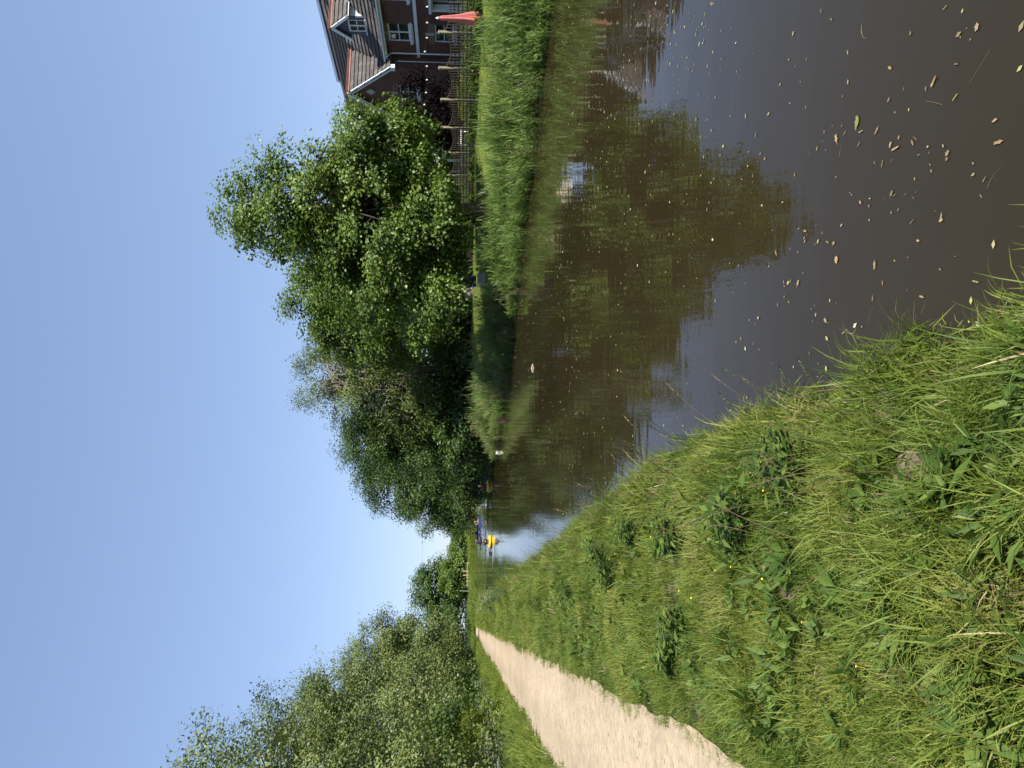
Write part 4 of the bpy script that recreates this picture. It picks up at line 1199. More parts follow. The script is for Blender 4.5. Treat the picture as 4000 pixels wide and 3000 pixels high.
# across must be right-handed with up and outward normal
def slope_tiles(org, up, across, rows, w0, w1):
    return tile_mats(org, across, up, rows, w0, w1)
acw = Vector((0, 1, 0)); nn = acw.cross(upw)
if nn.z < 0: acw = -acw
if acw.y > 0: allt += slope_tiles(wr_l, upw, acw, int(Lw/0.36), lambda h: 0.0, lambda h: 0.9 + h/Lw*(wv_end-WV+0.25-0.9))
else: allt += slope_tiles(wr_l, upw, acw, int(Lw/0.36), lambda h: -(0.9 + h/Lw*(wv_end-WV+0.25-0.9)), lambda h: 0.0)
n_wing = len(allt)
# dormer
DU0, DU1, DV, DE, DR = 2.2, 3.5, 0.62, 8.72, 9.62; DC = (DU0+DU1)/2
dl_ = Vector(uvz(DU0-0.22, DV-0.22, DE-0.1)); dt_ = Vector(uvz(DC, DV-0.22, DR)); upd = (dt_-dl_); Ld = upd.length; upd.normalize()
acd = Vector((0,1,0))
if acd.cross(upd).z < 0: acd = -acd
v_at = lambda z: (z-EAVE+0.02)/(RIDGE-EAVE)*(RV+0.35)-0.35
wd = lambda h: v_at(DE-0.1+h/Ld*(DR-DE+0.1)) - DV + 0.22
if acd.y > 0: allt += slope_tiles(dl_, upd, acd, int(Ld/0.27), lambda h: 0.0, wd)
else: allt += slope_tiles(dl_, upd, acd, int(Ld/0.27), lambda h: -wd(h), lambda h: 0.0)
ml = Vector(uvz(0, -0.37, EAVE-0.02)); mt = Vector(uvz(0, RV, RIDGE-0.03)); upm = mt-ml; Lm = upm.length; upm.normalize()
acm = Vector((1,0,0))
if acm.cross(upm).z < 0: acm = -acm
mains = slope_tiles(ml, upm, acm, int(Lm/0.36), lambda h: -15.0, lambda h: 6.2)
def hid(mx):
    p = mx.translation; u, v, z = -p.x, p.y, p.z
    if DU0-0.05 < u < DU1+0.05 and v > DV-0.1 and z < DR: 
        return v < v_at(DE + (DR-DE)*(1-abs(u-DC)/0.65)) 
    if abs(u-WC) < (WU1-WU0)/2+0.3:
        return z < WR - abs(u-WC)/((WU1-WU0)/2+0.3)*(WR-WE) - 0.02
    return False
mains = [m for m in mains if not hid(m)]
mains.sort(key=lambda m: abs(-m.translation.x - 3.2))
single = allt + mains[:max(0, 300-len(allt))]
rest = mains[max(0, 300-len(allt)):]
for mx in single:
    o = link(bpy.data.objects.new('roof_tile', tile_me), roof); o.matrix_local = mx
tv = np.array([v.co[:] for v in tile_me.vertices]); tf = [list(p.vertices) for p in tile_me.polygons]
V = []; LO = []; SZ = []
for i, mx in enumerate(rest):
    A = np.array(mx)
    V.append(tv @ A[:3,:3].T + A[:3,3])
    for f in tf:
        LO += [k + i*len(tv) for k in f]; SZ.append(len(f))
o = mesh_obj('remaining_roof_tiles', np_mesh('remaining_roof_tiles', np.concatenate(V), LO, SZ), MAT['tile'], roof); o['kind'] = 'stuff'
# crested ridge tiles
def ridge_mesh(name, mat):
    b = MB()
    n = 8; vs = []; fs = []
    for j, y in enumerate((-0.145, 0.145)):
        for k in range(n+1):
            a = PI*k/n; vs.append((math.cos(a)*0.10, y, math.sin(a)*0.075-0.02))
    for k in range(n): fs.append((k, k+1, n+2+k, n+1+k))
    b.add(vs, fs)
    for c in (-0.075, 0.075):
        ring = [(0, c+0.055*math.cos(t), 0.135+0.055*math.sin(t)) for t in np.linspace(0, 2*PI, 9)]
        b.tube(ring, 0.018, 4, cap=False)
    return b.mesh(name, mat)
rt = ridge_mesh('ridge_tile', MAT['ridge']); rd = ridge_mesh('ridge_tile', MAT['ridgedark'])
for i in range(60):
    u = -5.6 + 0.3*i
    if u > 12.0: break
    o = link(bpy.data.objects.new('ridge_tile', rd), roof); o.location = uvz(u, RV, RIDGE+0.01); o.rotation_euler = (0, 0, PI/2)
k = WV-0.10
while k < wv_end:
    o = link(bpy.data.objects.new('ridge_tile', rt), roof); o.location = uvz(WC, k, WR+0.03); k += 0.30
k = DV-0.1
while k < v_at(DR):
    o = link(bpy.data.objects.new('ridge_tile', rt), roof); o.location = uvz(DC, k, DR+0.03); k += 0.30
# dormer body
dm = empty('dormer', (0,0,0), 0, house)
b = MB()
wall_cells(b, 'u', DU0, DU1, 7.3, DE, DV, 0.1, [(DU0+0.2,DU1-0.2,7.72,8.70)])
b.add([uvz(DU0,DV,DE),uvz(DU1,DV,DE),uvz(DC,DV,DR-0.06),uvz(DU0,DV+0.1,DE),uvz(DU1,DV+0.1,DE),uvz(DC,DV+0.1,DR-0.06)], [(0,1,2),(5,4,3),(0,3,4,1),(1,4,5,2),(2,5,3,0)])
b.obj('front', MAT['lead'], dm)
for u in (DU0, DU1-0.08):
    b = MB(); z_ = v_at(DE)
    b.add([uvz(u,DV+0.1,7.3),uvz(u,DV+0.1,DE-0.002),uvz(u,z_,DE-0.002),uvz(u+0.08,DV+0.1,7.3),uvz(u+0.08,DV+0.1,DE-0.002),uvz(u+0.08,z_,DE-0.002)], [(0,1,2),(5,4,3),(0,3,4,1),(1,4,5,2),(2,5,3,0)])
    b.obj('cheek', MAT['render'], dm)
b = MB()
for s in (-1, 1):
    b.beam(uvz(DC, DV-0.2, DR+0.0), uvz(DC+s*0.90, DV-0.2, DE-0.14), 0.05, 0.17)
    ubox(b, DC+s*0.87-0.03, DC+s*0.87+0.03, DV-0.15, v_at(DE)-0.1, DE-0.17, DE-0.08)
b.obj('barge_board', MAT['white'], dm)
b = MB()
for s in (-1, 1):
    e = DC+s*0.92
    pts = [uvz(e,DV-0.22,DE-0.1), uvz(e,v_at(DE-0.1),DE-0.1), uvz(DC,v_at(DR),DR), uvz(DC,DV-0.22,DR)]
    slab(b, *(pts if s < 0 else pts[::-1]), th=0.05)
b.obj('roof_deck', MAT['lead'], dm)
window(dm, DU0+0.2, DU1-0.2, DV-0.04, 7.72, 8.70, arch=False)
# satellite dish on the ridge
b = MB(); b.lathe([(0.0,0.0),(0.12,0.03),(0.2,0.09)], 10, uvz(3.9, RV-0.5, RIDGE-0.35)); b.tube([uvz(3.9,RV-0.5,RIDGE-0.35), uvz(3.9,RV-0.4,RIDGE-0.6)], 0.02, 6); b.obj('satellite_dish', MAT['dark'], house)
# bay over the ground floor window at the right edge of view
b = MB(); ubox(b, -1.4, 0.6, -0.5, -0.01, 3.88, 4.02); ubox(b, -1.35, 0.55, -0.42, -0.012, 3.80, 3.878); ubox(b, 0.40, 0.52, -0.40, -0.01, 2.0, 3.798); b.obj('bay_cornice', MAT['white'], house)

# garden room on the far part of the house, partly behind the maple
gr = empty('garden_room', (HX, HY, 0), H_ROT); tag(gr, 'white framed garden room seen through the trellis beside the copper beech', 'conservatory')
b = MB()
for u in np.arange(10.2, 17.9, 1.25):
    ubox(b, u, u+0.12, -3.2, -3.08, 1.4, 3.55)
ubox(b, 10.2, 17.82, -3.2, -3.08, 3.552, 3.72); ubox(b, 10.2, 17.82, -3.19, -3.09, 2.2, 2.3); ubox(b, 10.2, 10.3, -3.07, -0.05, 3.45, 3.6)
b.obj('frame', MAT['white'], gr)
for u in np.arange(10.32, 16.6, 1.25):
    b = MB(); ubox(b, u, u+1.13, -3.15, -3.14, 1.5, 3.55); b.obj('pane', MAT['glass'], gr)
b = MB(); slab(b, uvz(17.95,-3.4,3.74), uvz(10.0,-3.4,3.74), uvz(10.0,-0.02,4.6), uvz(17.95,-0.02,4.6)); b.obj('roof', MAT['render'], gr)

# pale roofed outbuilding glimpsed behind the maple trunk
p = at(2190, 1815, 52)
ob = empty('outbuilding', (p.x, 52, 1.5), math.radians(-8)); tag(ob, 'outbuilding with pale cream roof behind the maple trunk', 'building')
b = MB(); b.box((-3,0,-0.4),(3,4,2.3)); b.obj('wall', MAT['render'], ob)
b = MB(); b.beam((-3.3,-0.32,2.32),(3.3,-0.32,2.32),0.06,0.22); b.obj('gutter', MAT['white'], ob)
ro = empty('roof', (0,0,0), 0, ob)
for i in range(9):
    b = MB(); z0 = 2.42+i*0.21; y0 = -0.35+i*0.30
    b.add([(-3.3,y0,z0),(3.3,y0,z0),(3.3,y0+0.34,z0+0.235),(-3.3,y0+0.34,z0+0.235),(-3.3,y0,z0-0.05),(3.3,y0,z0-0.05)], [(0,1,2,3),(4,5,1,0)])
    b.obj('roof_sheet', MAT['cream'], ro)
# brick garage with sunlit wall
p = at(1735, 1815, 58)
gb = empty('brick_garage', (p.x, 58, 1.0), math.radians(5)); tag(gb, 'sunlit red brick garage wall below the dark tree', 'building')
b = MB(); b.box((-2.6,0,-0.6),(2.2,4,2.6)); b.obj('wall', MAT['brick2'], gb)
b = MB(); b.box((-2.62,-0.03,0.32),(2.22,-0.002,0.50)); b.obj('plinth_band', MAT['dark'], gb)
b = MB(); b.tube([(0.15,-0.07,2.6),(0.15,-0.07,0.1)], 0.05, 8); b.obj('downpipe', MAT['white'], gb)
b = MB(); slab(b, (2.5,-0.3,2.61),(-2.9,-0.3,2.61),(-2.9,2,4.2),(2.5,2,4.2)) if False else slab(b, (-2.9,-0.3,2.61),(2.5,-0.3,2.61),(2.5,2.2,4.2),(-2.9,2.2,4.2)); slab(b, (2.5,4.3,2.61),(-2.9,4.3,2.61),(-2.9,2.2,4.2),(2.5,2.2,4.2)); b.obj('roof', MAT['tile'], gb)

# ------------------------------------------------------------------ trellis fence
def fence_pt(k):
    y = 26.0 + 1.753*k
    return Vector((20.67 - 0.30*y, y, 0))
FENCE_TOP = 2.86
fence = empty('trellis_fence', fence_pt(0)); tag(fence, 'weathered wooden trellis fence with concave panels along the lawn', 'fence')
fd = (fence_pt(1)-fence_pt(0)); fL = fd.length; fd.normalize()
fence.rotation_euler = (0, 0, math.atan2(fd.y, fd.x))
b = MB(); b.box((-0.045,-0.05,0),(0.045,0.05,1.56)); b.add([(-0.06,-0.065,1.56),(0.06,-0.065,1.56),(0.06,0.065,1.56),(-0.06,0.065,1.56),(0,0,1.62)], [(0,1,4),(1,2,4),(2,3,4),(3,0,4),(3,2,1,0)])
post_me = b.mesh('post', MAT['postwood'])
b = MB(); b.box((-0.018,-0.0305,0),(0.018,-0.0125,1.0)); vs_me = b.mesh('slat', MAT['timber'])
b = MB(); b.box((-fL/2+0.05,-0.0115,-0.017),(fL/2-0.05,0.0065,0.017)); hs_me = b.mesh('slat', MAT['timber'])
def sag(t): return -0.20*(1-(2*t-1)**2)
b = MB(); b.tube([(-fL/2+0.05+(fL-0.1)*t, -0.01, sag(t)) for t in np.linspace(0,1,11)], 0.018, 4); rail_me = b.mesh('top_rail', MAT['timber'])
for k in range(-2, 11):
    zb = float(gz(np.array([fence_pt(k).x]), np.array([fence_pt(k).y]))[0])
    o = link(bpy.data.objects.new('post', post_me), fence); o.location = (k*fL, 0.055, max(1.25, zb)-0.05)
    if k == 10: continue
    pn = empty('trellis_panel', (k*fL+fL/2, 0, 0), 0, fence)
    zt = FENCE_TOP - 0.05
    o = link(bpy.data.objects.new('top_rail', rail_me), pn); o.location = (0, 0, zt)
    nv = 12
    for i in range(nv):
        t = (i+0.5)/nv
        o = link(bpy.data.objects.new('slat', vs_me), pn); zb_ = 1.52
        o.location = (-fL/2+0.05+(fL-0.1)*t, 0, zb_); o.scale = (1, 1, zt+sag(t)-zb_)
    z = 1.56
    while z < zt-0.21:
        o = link(bpy.data.objects.new('slat', hs_me), pn); o.location = (0, 0, z); z += 0.15

# festoon lights strung in front of the house
bl = [(1670,27),(1670,88.6),(1669,148),(1661,202),(1669,259),(1669,312),(1665.5,362),(1659,409)]
lt = empty('festoon_lights', at(2973, 1670, 30)); tag(lt, 'string of small round bulbs hanging before the dark house', 'lights')
base = lt.location.copy()
pp = [at(3000-y_, x_, 28.5+0.008*(y_))-base for x_, y_ in bl]
cp = []
for i in range(len(pp)-1):
    for t in np.linspace(0, 1, 6)[:-1]:
        cp.append(pp[i].lerp(pp[i+1], t)+Vector((0,0,0.055-0.05*math.sin(PI*t))))
cp.append(pp[-1]+Vector((0,0,0.055)))
cp = [cp[0]+Vector((3,-1,0.5))]+cp+[cp[-1]+Vector((-1.5,3.4,0.6))]
b = MB(); b.tube(cp, 0.006, 4); b.obj('cable', MAT['dark'], lt)
b = MB(); b.lathe([(0.0,-0.042),(0.028,-0.033),(0.042,0),(0.03,0.03),(0.014,0.042),(0.014,0.06),(0.0,0.06)], 8); bm_ = b.mesh('bulb', MAT['bulb'], True)
for p in pp:
    o = link(bpy.data.objects.new('bulb', bm_), lt); o.location = p

# closed parasol
p = at(2924, 1862, 24.6)
pz = float(gz(np.array([p.x]), np.array([p.y]))[0])
par = empty('parasol', (p.x, p.y, pz)); tag(par, 'closed faded red parasol standing in front of the trellis fence', 'parasol')
ptop = at(2921, 1706, 24.6).z - pz
b = MB(); b.tube([(0,0,0),(0,0,ptop+0.02)], 0.02, 8); b.obj('pole', MAT['metal'], par)
b = MB(); b.lathe([(0,0),(0.22,0.0),(0.22,0.05),(0.05,0.07),(0.04,0.18),(0,0.18)], 14); b.obj('base', MAT['dark'], par)
b = MB(); n = 24; vs = []; fs = []
zl = np.linspace(0, 1, 9); zb_ = ptop - 1.38
for j, t in enumerate(zl):
    for k in range(n):
        a = 2*PI*k/n
        fold = 1+0.30*math.cos(a*6+t*0.8)*(0.3+t)
        rr = np.interp(t, [0,0.10,0.16,0.55,0.85,1.0],[0.015,0.085,0.075,0.12,0.18,0.22])*fold
        vs.append((math.cos(a)*rr+0.03*t, math.sin(a)*rr, ptop - t*1.38 + (0.10*math.cos(a*3) if j == 8 else 0)))
for j in range(len(zl)-1):
    for k in range(n):
        k2 = (k+1) % n; fs.append((j*n+k, (j+1)*n+k, (j+1)*n+k2, j*n+k2))
b.add(vs, fs); cv = b.obj('canopy', MAT['canvas'], par, True)
b = MB(); vs = []; fs = []
for j, t in enumerate((0.80, 1.06)):
    for k in range(n):
        a = 2*PI*k/n; rr = (0.12 if j == 0 else 0.20)*(1+0.35*math.sin(a*6))
        vs.append((math.cos(a)*rr+0.035, math.sin(a)*rr, ptop - t*1.38+(0.05*math.sin(a*4) if j else 0)))
for k in range(n): fs.append((k, n+k, n+(k+1) % n, (k+1) % n))
b.add(vs, fs); b.obj('lining', MAT['orange'], par, True)
b = MB(); b.lathe([(0.0,0.04),(0.018,0.03),(0.026,0.0),(0.05,-0.05)], 12, (0,0,ptop)); b.obj('cap', MAT['whitecap'], par, True)

# folding garden chair on the lawn
p = at(1905, 1870, 34); pz = float(gz(np.array([p.x]), np.array([p.y]))[0])
ch = empty('garden_chair', (p.x, p.y, pz), math.radians(12)); tag(ch, 'metal framed garden chair with grey seat and navy back on the lawn', 'chair')
b = MB()
for s in (-1, 1):
    b.tube([(s*0.30,-0.25,0.0),(s*0.27,0.1,0.55),(s*0.27,0.35,1.15)], 0.016, 6); b.tube([(s*0.30,0.4,0.0),(s*0.28,-0.22,0.50)], 0.016, 6)
    b.tube([(s*0.31,-0.3,0.72),(s*0.31,0.22,0.74)], 0.02, 6)
b.tube([(-0.27,0.35,1.15),(0.27,0.35,1.15)], 0.016, 6)
b.obj('frame', MAT['metal'], ch)
b = MB(); b.box((-0.26,-0.28,0.14),(0.26,-0.25,0.52)); b.box((-0.26,-0.249,0.48),(0.26,0.16,0.52)); b.obj('seat', MAT['greyfab'], ch)
b = MB(); b.beam((0,0.12,0.56),(0,0.36,1.2),0.52,0.02,up=(0,-1,0.3)); b.obj('backrest', MAT['navy'], ch)

# white garden table with chairs glimpsed through the trellis
p = at(2420, 1790, 37.5); tb = empty('garden_table', (p.x, p.y, 1.55), H_ROT); tag(tb, 'white garden table seen through the trellis fence', 'table')
b = MB(); b.box((-1.0,-0.45,0.72),(1.0,0.45,0.76)); b.obj('table_top', MAT['white'], tb)
for sx in (-0.9, 0.9):
    for sy in (-0.38, 0.38):
        b = MB(); b.box((sx-0.03,sy-0.03,0),(sx+0.03,sy+0.03,0.718)); b.obj('leg', MAT['white'], tb)
# copper beech and garden hedge
make_tree('copper_beech', 'very dark purple copper beech in front of the brick house', 'tree', (14.7, 38.2),
    [(0,0,2.4,1.6,1.6,1.9),(-0.6,0.6,1.9,1.5,1.6,1.7),(0.1,0,1.0,1.7,1.6,1.1)], 260, 70, 0.12, MAT['copper'], MAT['bark'], 3.2, 0.12, 301, clump_r=0.5, branches=30, zmin=0.2, aspect=0.7)
for i, (k, lb) in enumerate([(0.5,'yellow green hedge across the garden below the house windows'),(4.0,'yellow green hedge across the garden before the copper beech'),(7.5,'yellow green hedge across the garden before the garden room')]):
    c = fence_pt(k) + Vector((3.4, 0.8, 0))
    make_tree('garden_hedge', lb, 'hedge', (c.x, c.y), [(fd.x*t, fd.y*t, 0.35, 0.5, 0.9, 0.5) for t in (-2.4,-1.2,0,1.2,2.4)], 170, 40, 0.08, MAT['lime'], MAT['bark'], 0.5, 0.03, 320+i, clump_r=0.24, branches=14, zmin=0.0, stems=3, aspect=0.75, shell=0.7)
for i, (k, lb, mt_) in enumerate([(-1,'low dark hedge behind the trellis beside the parasol','darkleaf'),(1.6,'low dark hedge behind the trellis below the house windows','darkleaf'),(4.2,'low dark hedge behind the trellis below the copper beech','darkleaf'),(6.6,'low dark hedge behind the trellis before the garden room','darkleaf')]):
    c = fence_pt(k) + Vector((0.9, 0.25, 0))
    L_ = fd*1.0
    make_tree('garden_hedge', lb, 'hedge', (c.x, c.y), [(L_.x*t, L_.y*t, 0.20, 0.5, 0.8, 0.32) for t in (-1.6,-0.8,0,0.8,1.6)], 150, 34, 0.075, MAT[mt_], MAT['bark'], 0.5, 0.03, 310+i, clump_r=0.22, branches=14, zmin=0.0, stems=3, aspect=0.75, shell=0.7)
for i, (k, d, s_, lb, mt_) in enumerate([(-0.4,-0.35,0.9,'leafy dark green border plants at the fence foot right of the parasol','weed'),(0.9,-0.3,1.0,'leafy dark green border plants at the foot of the second fence panel','weed'),(2.6,-0.25,1.0,'leafy dark green border plants at the foot of the third fence panel','weed'),(4.4,-0.25,1.0,'leafy dark green border plants below the copper beech','weed'),(6.2,-0.25,1.0,'leafy dark green border plants left of the copper beech','weed'),(8.3,-0.3,1.3,'leafy dark bush at the foot of the maple by the fence end','darkleaf')]):
    c = fence_pt(k) + Vector((d, 0, 0))
    make_tree('border_plants', lb, 'shrub', (c.x, c.y), [(fd.x*t, fd.y*t, 0.10, 0.20*s_, 0.45, 0.25*s_) for t in (-0.9,-0.45,0,0.45,0.9)], 90, 30, 0.085, MAT[mt_], MAT['bark'], 0.25, 0.015, 330+i, clump_r=0.15, branches=8, zmin=-0.1, stems=3, aspect=0.6, shell=0.6)
#SPLIT4

# ------------------------------------------------------------------ paddlers
def body_mesh(name, J, E, rad, zones, mats):
    """one continuous body grown over a skeleton; zones maps each joint to a material index"""
    me = bpy.data.meshes.new(name + '_skeleton')
    me.from_pydata([tuple(p) for p in J], E, [])
    o = bpy.data.objects.new(name + '_skeleton', me); COL.objects.link(o)
    md = o.modifiers.new('skin', 'SKIN')
    sv = me.skin_vertices[0].data if me.skin_vertices else None
    if sv is None:
        bpy.context.view_layer.objects.active = o
        sv = me.skin_vertices[0].data
    for i, r_ in enumerate(rad):
        sv[i].radius = (r_, r_); sv[i].use_root = (i == 0)
    s = o.modifiers.new('sub', 'SUBSURF'); s.levels = 1; s.render_levels = 1
    dg = bpy.context.evaluated_depsgraph_get()
    ev = o.evaluated_get(dg)
    out = bpy.data.meshes.new_from_object(ev)
    out.name = name
    bpy.data.objects.remove(o)
    out.materials.clear()
    for m in mats: out.materials.append(m)
    JJ = np.array(J)
    EE = np.array(E)
    for p in out.polygons:
        c = np.array(p.center)
        a = JJ[EE[:,0]]; bb = JJ[EE[:,1]]
        t = np.clip(((c-a)*(bb-a)).sum(1)/(((bb-a)**2).sum(1)+1e-9), 0, 1)
        d = np.linalg.norm(c-(a+(bb-a)*t[:,None]), axis=1)
        k = int(d.argmin())
        p.material_index = zones[EE[k,0] if t[k] < 0.5 else EE[k,1]]
        p.use_smooth = True
    return out

def seated_skeleton(tw=0.0, knees=0.34, lean=0.0):
    """sitting, facing +y, hands forward on a shaft; returns joints, edges, radii, zones (0 skin 1 top 2 legs 3 shoe)"""
    J = []; E = []; R = []; Z = []
    def a(p, r, z, par=None):
        J.append(tuple(p)); R.append(r); Z.append(z)
        if par is not None: E.append((par, len(J)-1))
        return len(J)-1
    pel = a((0,0,0.11), 0.135, 2)
    ab = a((0,-0.02+lean*0.3,0.28), 0.125, 1, pel)
    chs = a((0,lean*0.7,0.46), 0.145, 1, ab)
    nk = a((0,0.02+lean,0.585), 0.055, 0, chs)
    hd = a((0,0.035+lean,0.69), 0.092, 0, nk)
    ht = a((0,0.03+lean,0.78), 0.085, 0, hd)
    nose = a((0,0.125+lean,0.69), 0.022, 0, hd)
    hands = []
    for s in (-1, 1):
        sh = a((s*0.18, lean*0.8, 0.50), 0.068, 1, chs)
        el = a((s*(0.27), 0.14+lean, 0.30+s*tw*0.4), 0.045, 0 if True else 1, sh)
        wr = a((s*0.27, 0.36+lean, 0.36+s*tw), 0.030, 0, el)
        pm = a((s*0.27, 0.42+lean, 0.37+s*tw), 0.036, 0, wr)
        hands.append(J[pm])
        for f in range(4):
            k = a((s*(0.245+0.018*f), 0.455+lean, 0.395+s*tw), 0.009, 0, pm)
            a((s*(0.245+0.018*f), 0.465+lean, 0.36+s*tw), 0.008, 0, k)
        a((s*0.232, 0.43+lean, 0.345+s*tw), 0.009, 0, pm)
        hp = a((s*0.10, 0.06, 0.10), 0.10, 2, pel)
        kn = a((s*0.17, 0.46, knees), 0.062, 2, hp)
        an = a((s*0.14, 0.84, 0.08), 0.042, 0, kn)
        a((s*0.15, 0.90, 0.15), 0.036, 3, an)
    return J, E, R, Z, hands

def head_child(kind, mat, lean, parent):
    b = MB(); c = (0, 0.025+lean, 0.715)
    prof = [(0.104, -0.005), (0.103, 0.04), (0.088, 0.085), (0.055, 0.115), (0.0, 0.126)]
    b.lathe(prof, 12, c)
    if kind == 'cap':
        b.add([(-0.075,0.10+lean,0.722),(0.075,0.10+lean,0.722),(0.06,0.20+lean,0.705),(-0.06,0.20+lean,0.705),(-0.075,0.10+lean,0.712),(0.075,0.10+lean,0.712),(0.06,0.20+lean,0.697),(-0.06,0.20+lean,0.697)],
              [(0,1,2,3),(7,6,5,4),(0,4,5,1),(1,5,6,2),(2,6,7,3),(3,7,4,0)])
    else:
        b.lathe([(0.098,-0.10),(0.106,-0.004)], 12, (0, 0.005+lean, 0.715))
    return b.obj(kind, mat, parent, True)

def kayak_parts(root, L, W, hull_m, deck_m, trim_m):
    """inflatable kayak: ring tube with raised ends, floor, spray decks and seat"""
    n = 28; pts = []; rad = []
    for i in range(n):
        t = 2*PI*i/n
        x = W/2*math.copysign(abs(math.sin(t))**0.75, math.sin(t)); y = L/2*math.cos(t)
        e = abs(math.cos(t))
        pts.append(Vector((x, y, 0.10 + 0.05*e**5))); rad.append(0.145 - 0.02*e**4)
    b = MB(); vs = []; fs = []; m = 8
    for i in range(n):
        d = (pts[(i+1) % n]-pts[i-1]); d.normalize()
        r_ = d.cross(Vector((0,0,1))).normalized(); u = r_.cross(d)
        for k in range(m):
            a = 2*PI*k/m; vs.append(pts[i] + (r_*math.cos(a)+u*math.sin(a))*rad[i])
    for i in range(n):
        for k in range(m):
            i2 = (i+1) % n; k2 = (k+1) % m; fs.append((i*m+k, i*m+k2, i2*m+k2, i2*m+k))
    b.add(vs, fs); b.obj('hull_tube', hull_m, root, True)
    b = MB(); vs = [(p.x*0.8, p.y*0.72, 0.03) for p in pts] + [(p.x*0.8, p.y*0.72, 0.09) for p in pts]
    fs = [tuple(range(n-1,-1,-1)), tuple(range(n, 2*n))] + [(i, (i+1) % n, n+(i+1) % n, n+i) for i in range(n)]
    b.add(vs, fs); b.obj('floor', trim_m, root)
    for s in (-1, 1):
        b = MB(); vs = []; ks = np.linspace(0.30, 0.97, 5)
        for k in ks:
            w = W/2*(1-k**2)**0.375*0.98
            z = 0.10+0.05*k**5
            for q in np.linspace(-1, 1, 5): vs.append((q*w, s*k*L/2, z+0.10*(1-q*q)+0.075))
        fs = [(i*5+j, i*5+j+1, (i+1)*5+j+1, (i+1)*5+j) for i in range(4) for j in range(4)]
        b.add(vs, fs); b.obj('spray_deck', deck_m, root, True)
    b = MB(); b.box((-0.20,-0.32,0.10),(0.20,0.12,0.16)); b.beam((0,-0.30,0.16),(0,-0.36,0.34),0.34,0.05,up=(0,1,0)); b.obj('seat', MAT['greycloth'], root)

def paddle(loc, rz, c, ang, label, shaft_m, yaw=0.0):
    p = empty('paddle', loc, rz); tag(p, label, 'paddle')
    ca, sa = math.cos(ang), math.sin(ang); cy, sy = math.cos(yaw), math.sin(yaw)
    d = Vector((ca*cy, ca*sy, sa)); c = Vector(c)
    b = MB(); b.tube([c-d*0.82, c+d*0.82], 0.015, 6); b.obj('shaft', shaft_m, p)
    for s in (-1, 1):
        b = MB(); u = d.cross(Vector((0,1,0))).normalized(); w = Vector((0,1,0))
        q0 = c+d*s*0.80
        sec = [(0,0.02),(0.12,0.075),(0.28,0.095),(0.40,0.08),(0.46,0.03)]
        vs = []
        for t, h in sec:
            for q, y in ((-1,0.006),(1,0.006),(1,-0.006),(-1,-0.006)): vs.append(q0 + d*s*t + u*(q*h) + w*y)
        fs = []
        for i in range(len(sec)-1):
            for k in range(4): fs.append((i*4+k, i*4+(k+1) % 4, (i+1)*4+(k+1) % 4, (i+1)*4+k))
        fs += [(3,2,1,0), tuple(range(len(sec)*4-4, len(sec)*4))]
        b.add(vs, fs); b.obj('blade', MAT['dark'], p)
    return p

def paddler(x, y, heading, hull, deck, top, legs, hat, who, boat, pad_lab, tw, ang, shaft, lean=0.0, L=3.0, W=0.80, vest=None, seat_y=-0.15):
    z = -0.05
    k = empty('kayak', (x, y, z), heading); tag(k, boat, 'kayak', 'kayaks on the canal')
    kayak_parts(k, L, W, hull, deck, MAT['dark'])
    J, E, R, Z, hands = seated_skeleton(tw, lean=lean)
    me = body_mesh('person', J, E, R, Z, [MAT['skin'], top, legs, MAT['dark']])
    h = Vector((math.sin(-heading), math.cos(heading), 0))
    o = mesh_obj('person', me, None); o.location = Vector((x, y, z+0.165)) + h*seat_y; o.rotation_euler = (0, 0, heading)
    tag(o, who, 'person', 'paddlers on the canal')
    head_child(hat[0], hat[1], lean, o)
    if vest is not None:
        b = MB(); b.lathe([(0.150,0.20),(0.168,0.30),(0.172,0.42),(0.13,0.53),(0.08,0.55)], 12, (0, lean*0.5-0.005, 0)); 
        b.obj('life_vest', vest, o, True)
        # small white mark on the back of the vest
        b = MB()
        for (mx, mz) in ((-0.035, 0.36), (0.04, 0.36)):
            ring = [(mx+0.026*math.cos(t), -0.182+lean*0.5, mz+0.034*math.sin(t)) for t in np.linspace(0.7, 2*PI-0.7, 8)] if mx < 0 else [(mx+0.024*math.cos(t), -0.182+lean*0.5, mz+0.034*math.sin(t)) for t in np.linspace(-PI/2, PI*1.5, 9)]
            b.tube(ring, 0.008, 4)
        b.obj('vest_mark', MAT['whitecap'], o)
    mid = (Vector(hands[0])+Vector(hands[1]))*0.5
    paddle(tuple(o.location), heading, mid+Vector((0,0.02,0)), ang, pad_lab, shaft)
    return o

HN = math.radians(14)
paddler(-12.55, 56.5, HN, MAT['yellow'], MAT['yellow'], MAT['greycloth'], MAT['blackcloth'], ('hair', MAT['hair']),
        'nearest paddler in grey brown top and black life vest', 'bright yellow kayak nearest on the water', 'paddle held by the nearest paddler', 0.10, 0.42, MAT['metal'], vest=MAT['blackcloth'])
paddler(-8.75, 61.0, math.radians(10), MAT['olivepvc'], MAT['olivepvc'], MAT['red'], MAT['blackcloth'], ('cap', MAT['whitecap']),
        'paddler in dark red top and white cap under the willows', 'yellow kayak in the shade below the willows', 'paddle held by the red paddler', -0.16, -0.60, MAT['whitecap'], lean=0.03)
paddler(-20.4, 92.0, math.radians(22), MAT['navypvc'], MAT['navypvc'], MAT['navycloth'], MAT['blackcloth'], ('hair', MAT['hair']),
        'paddler in slate navy top just beyond the nearest paddler', 'dark navy kayak just beyond the bright yellow kayak', 'paddle held by the slate navy paddler', 0.12, 0.5, MAT['dark'])
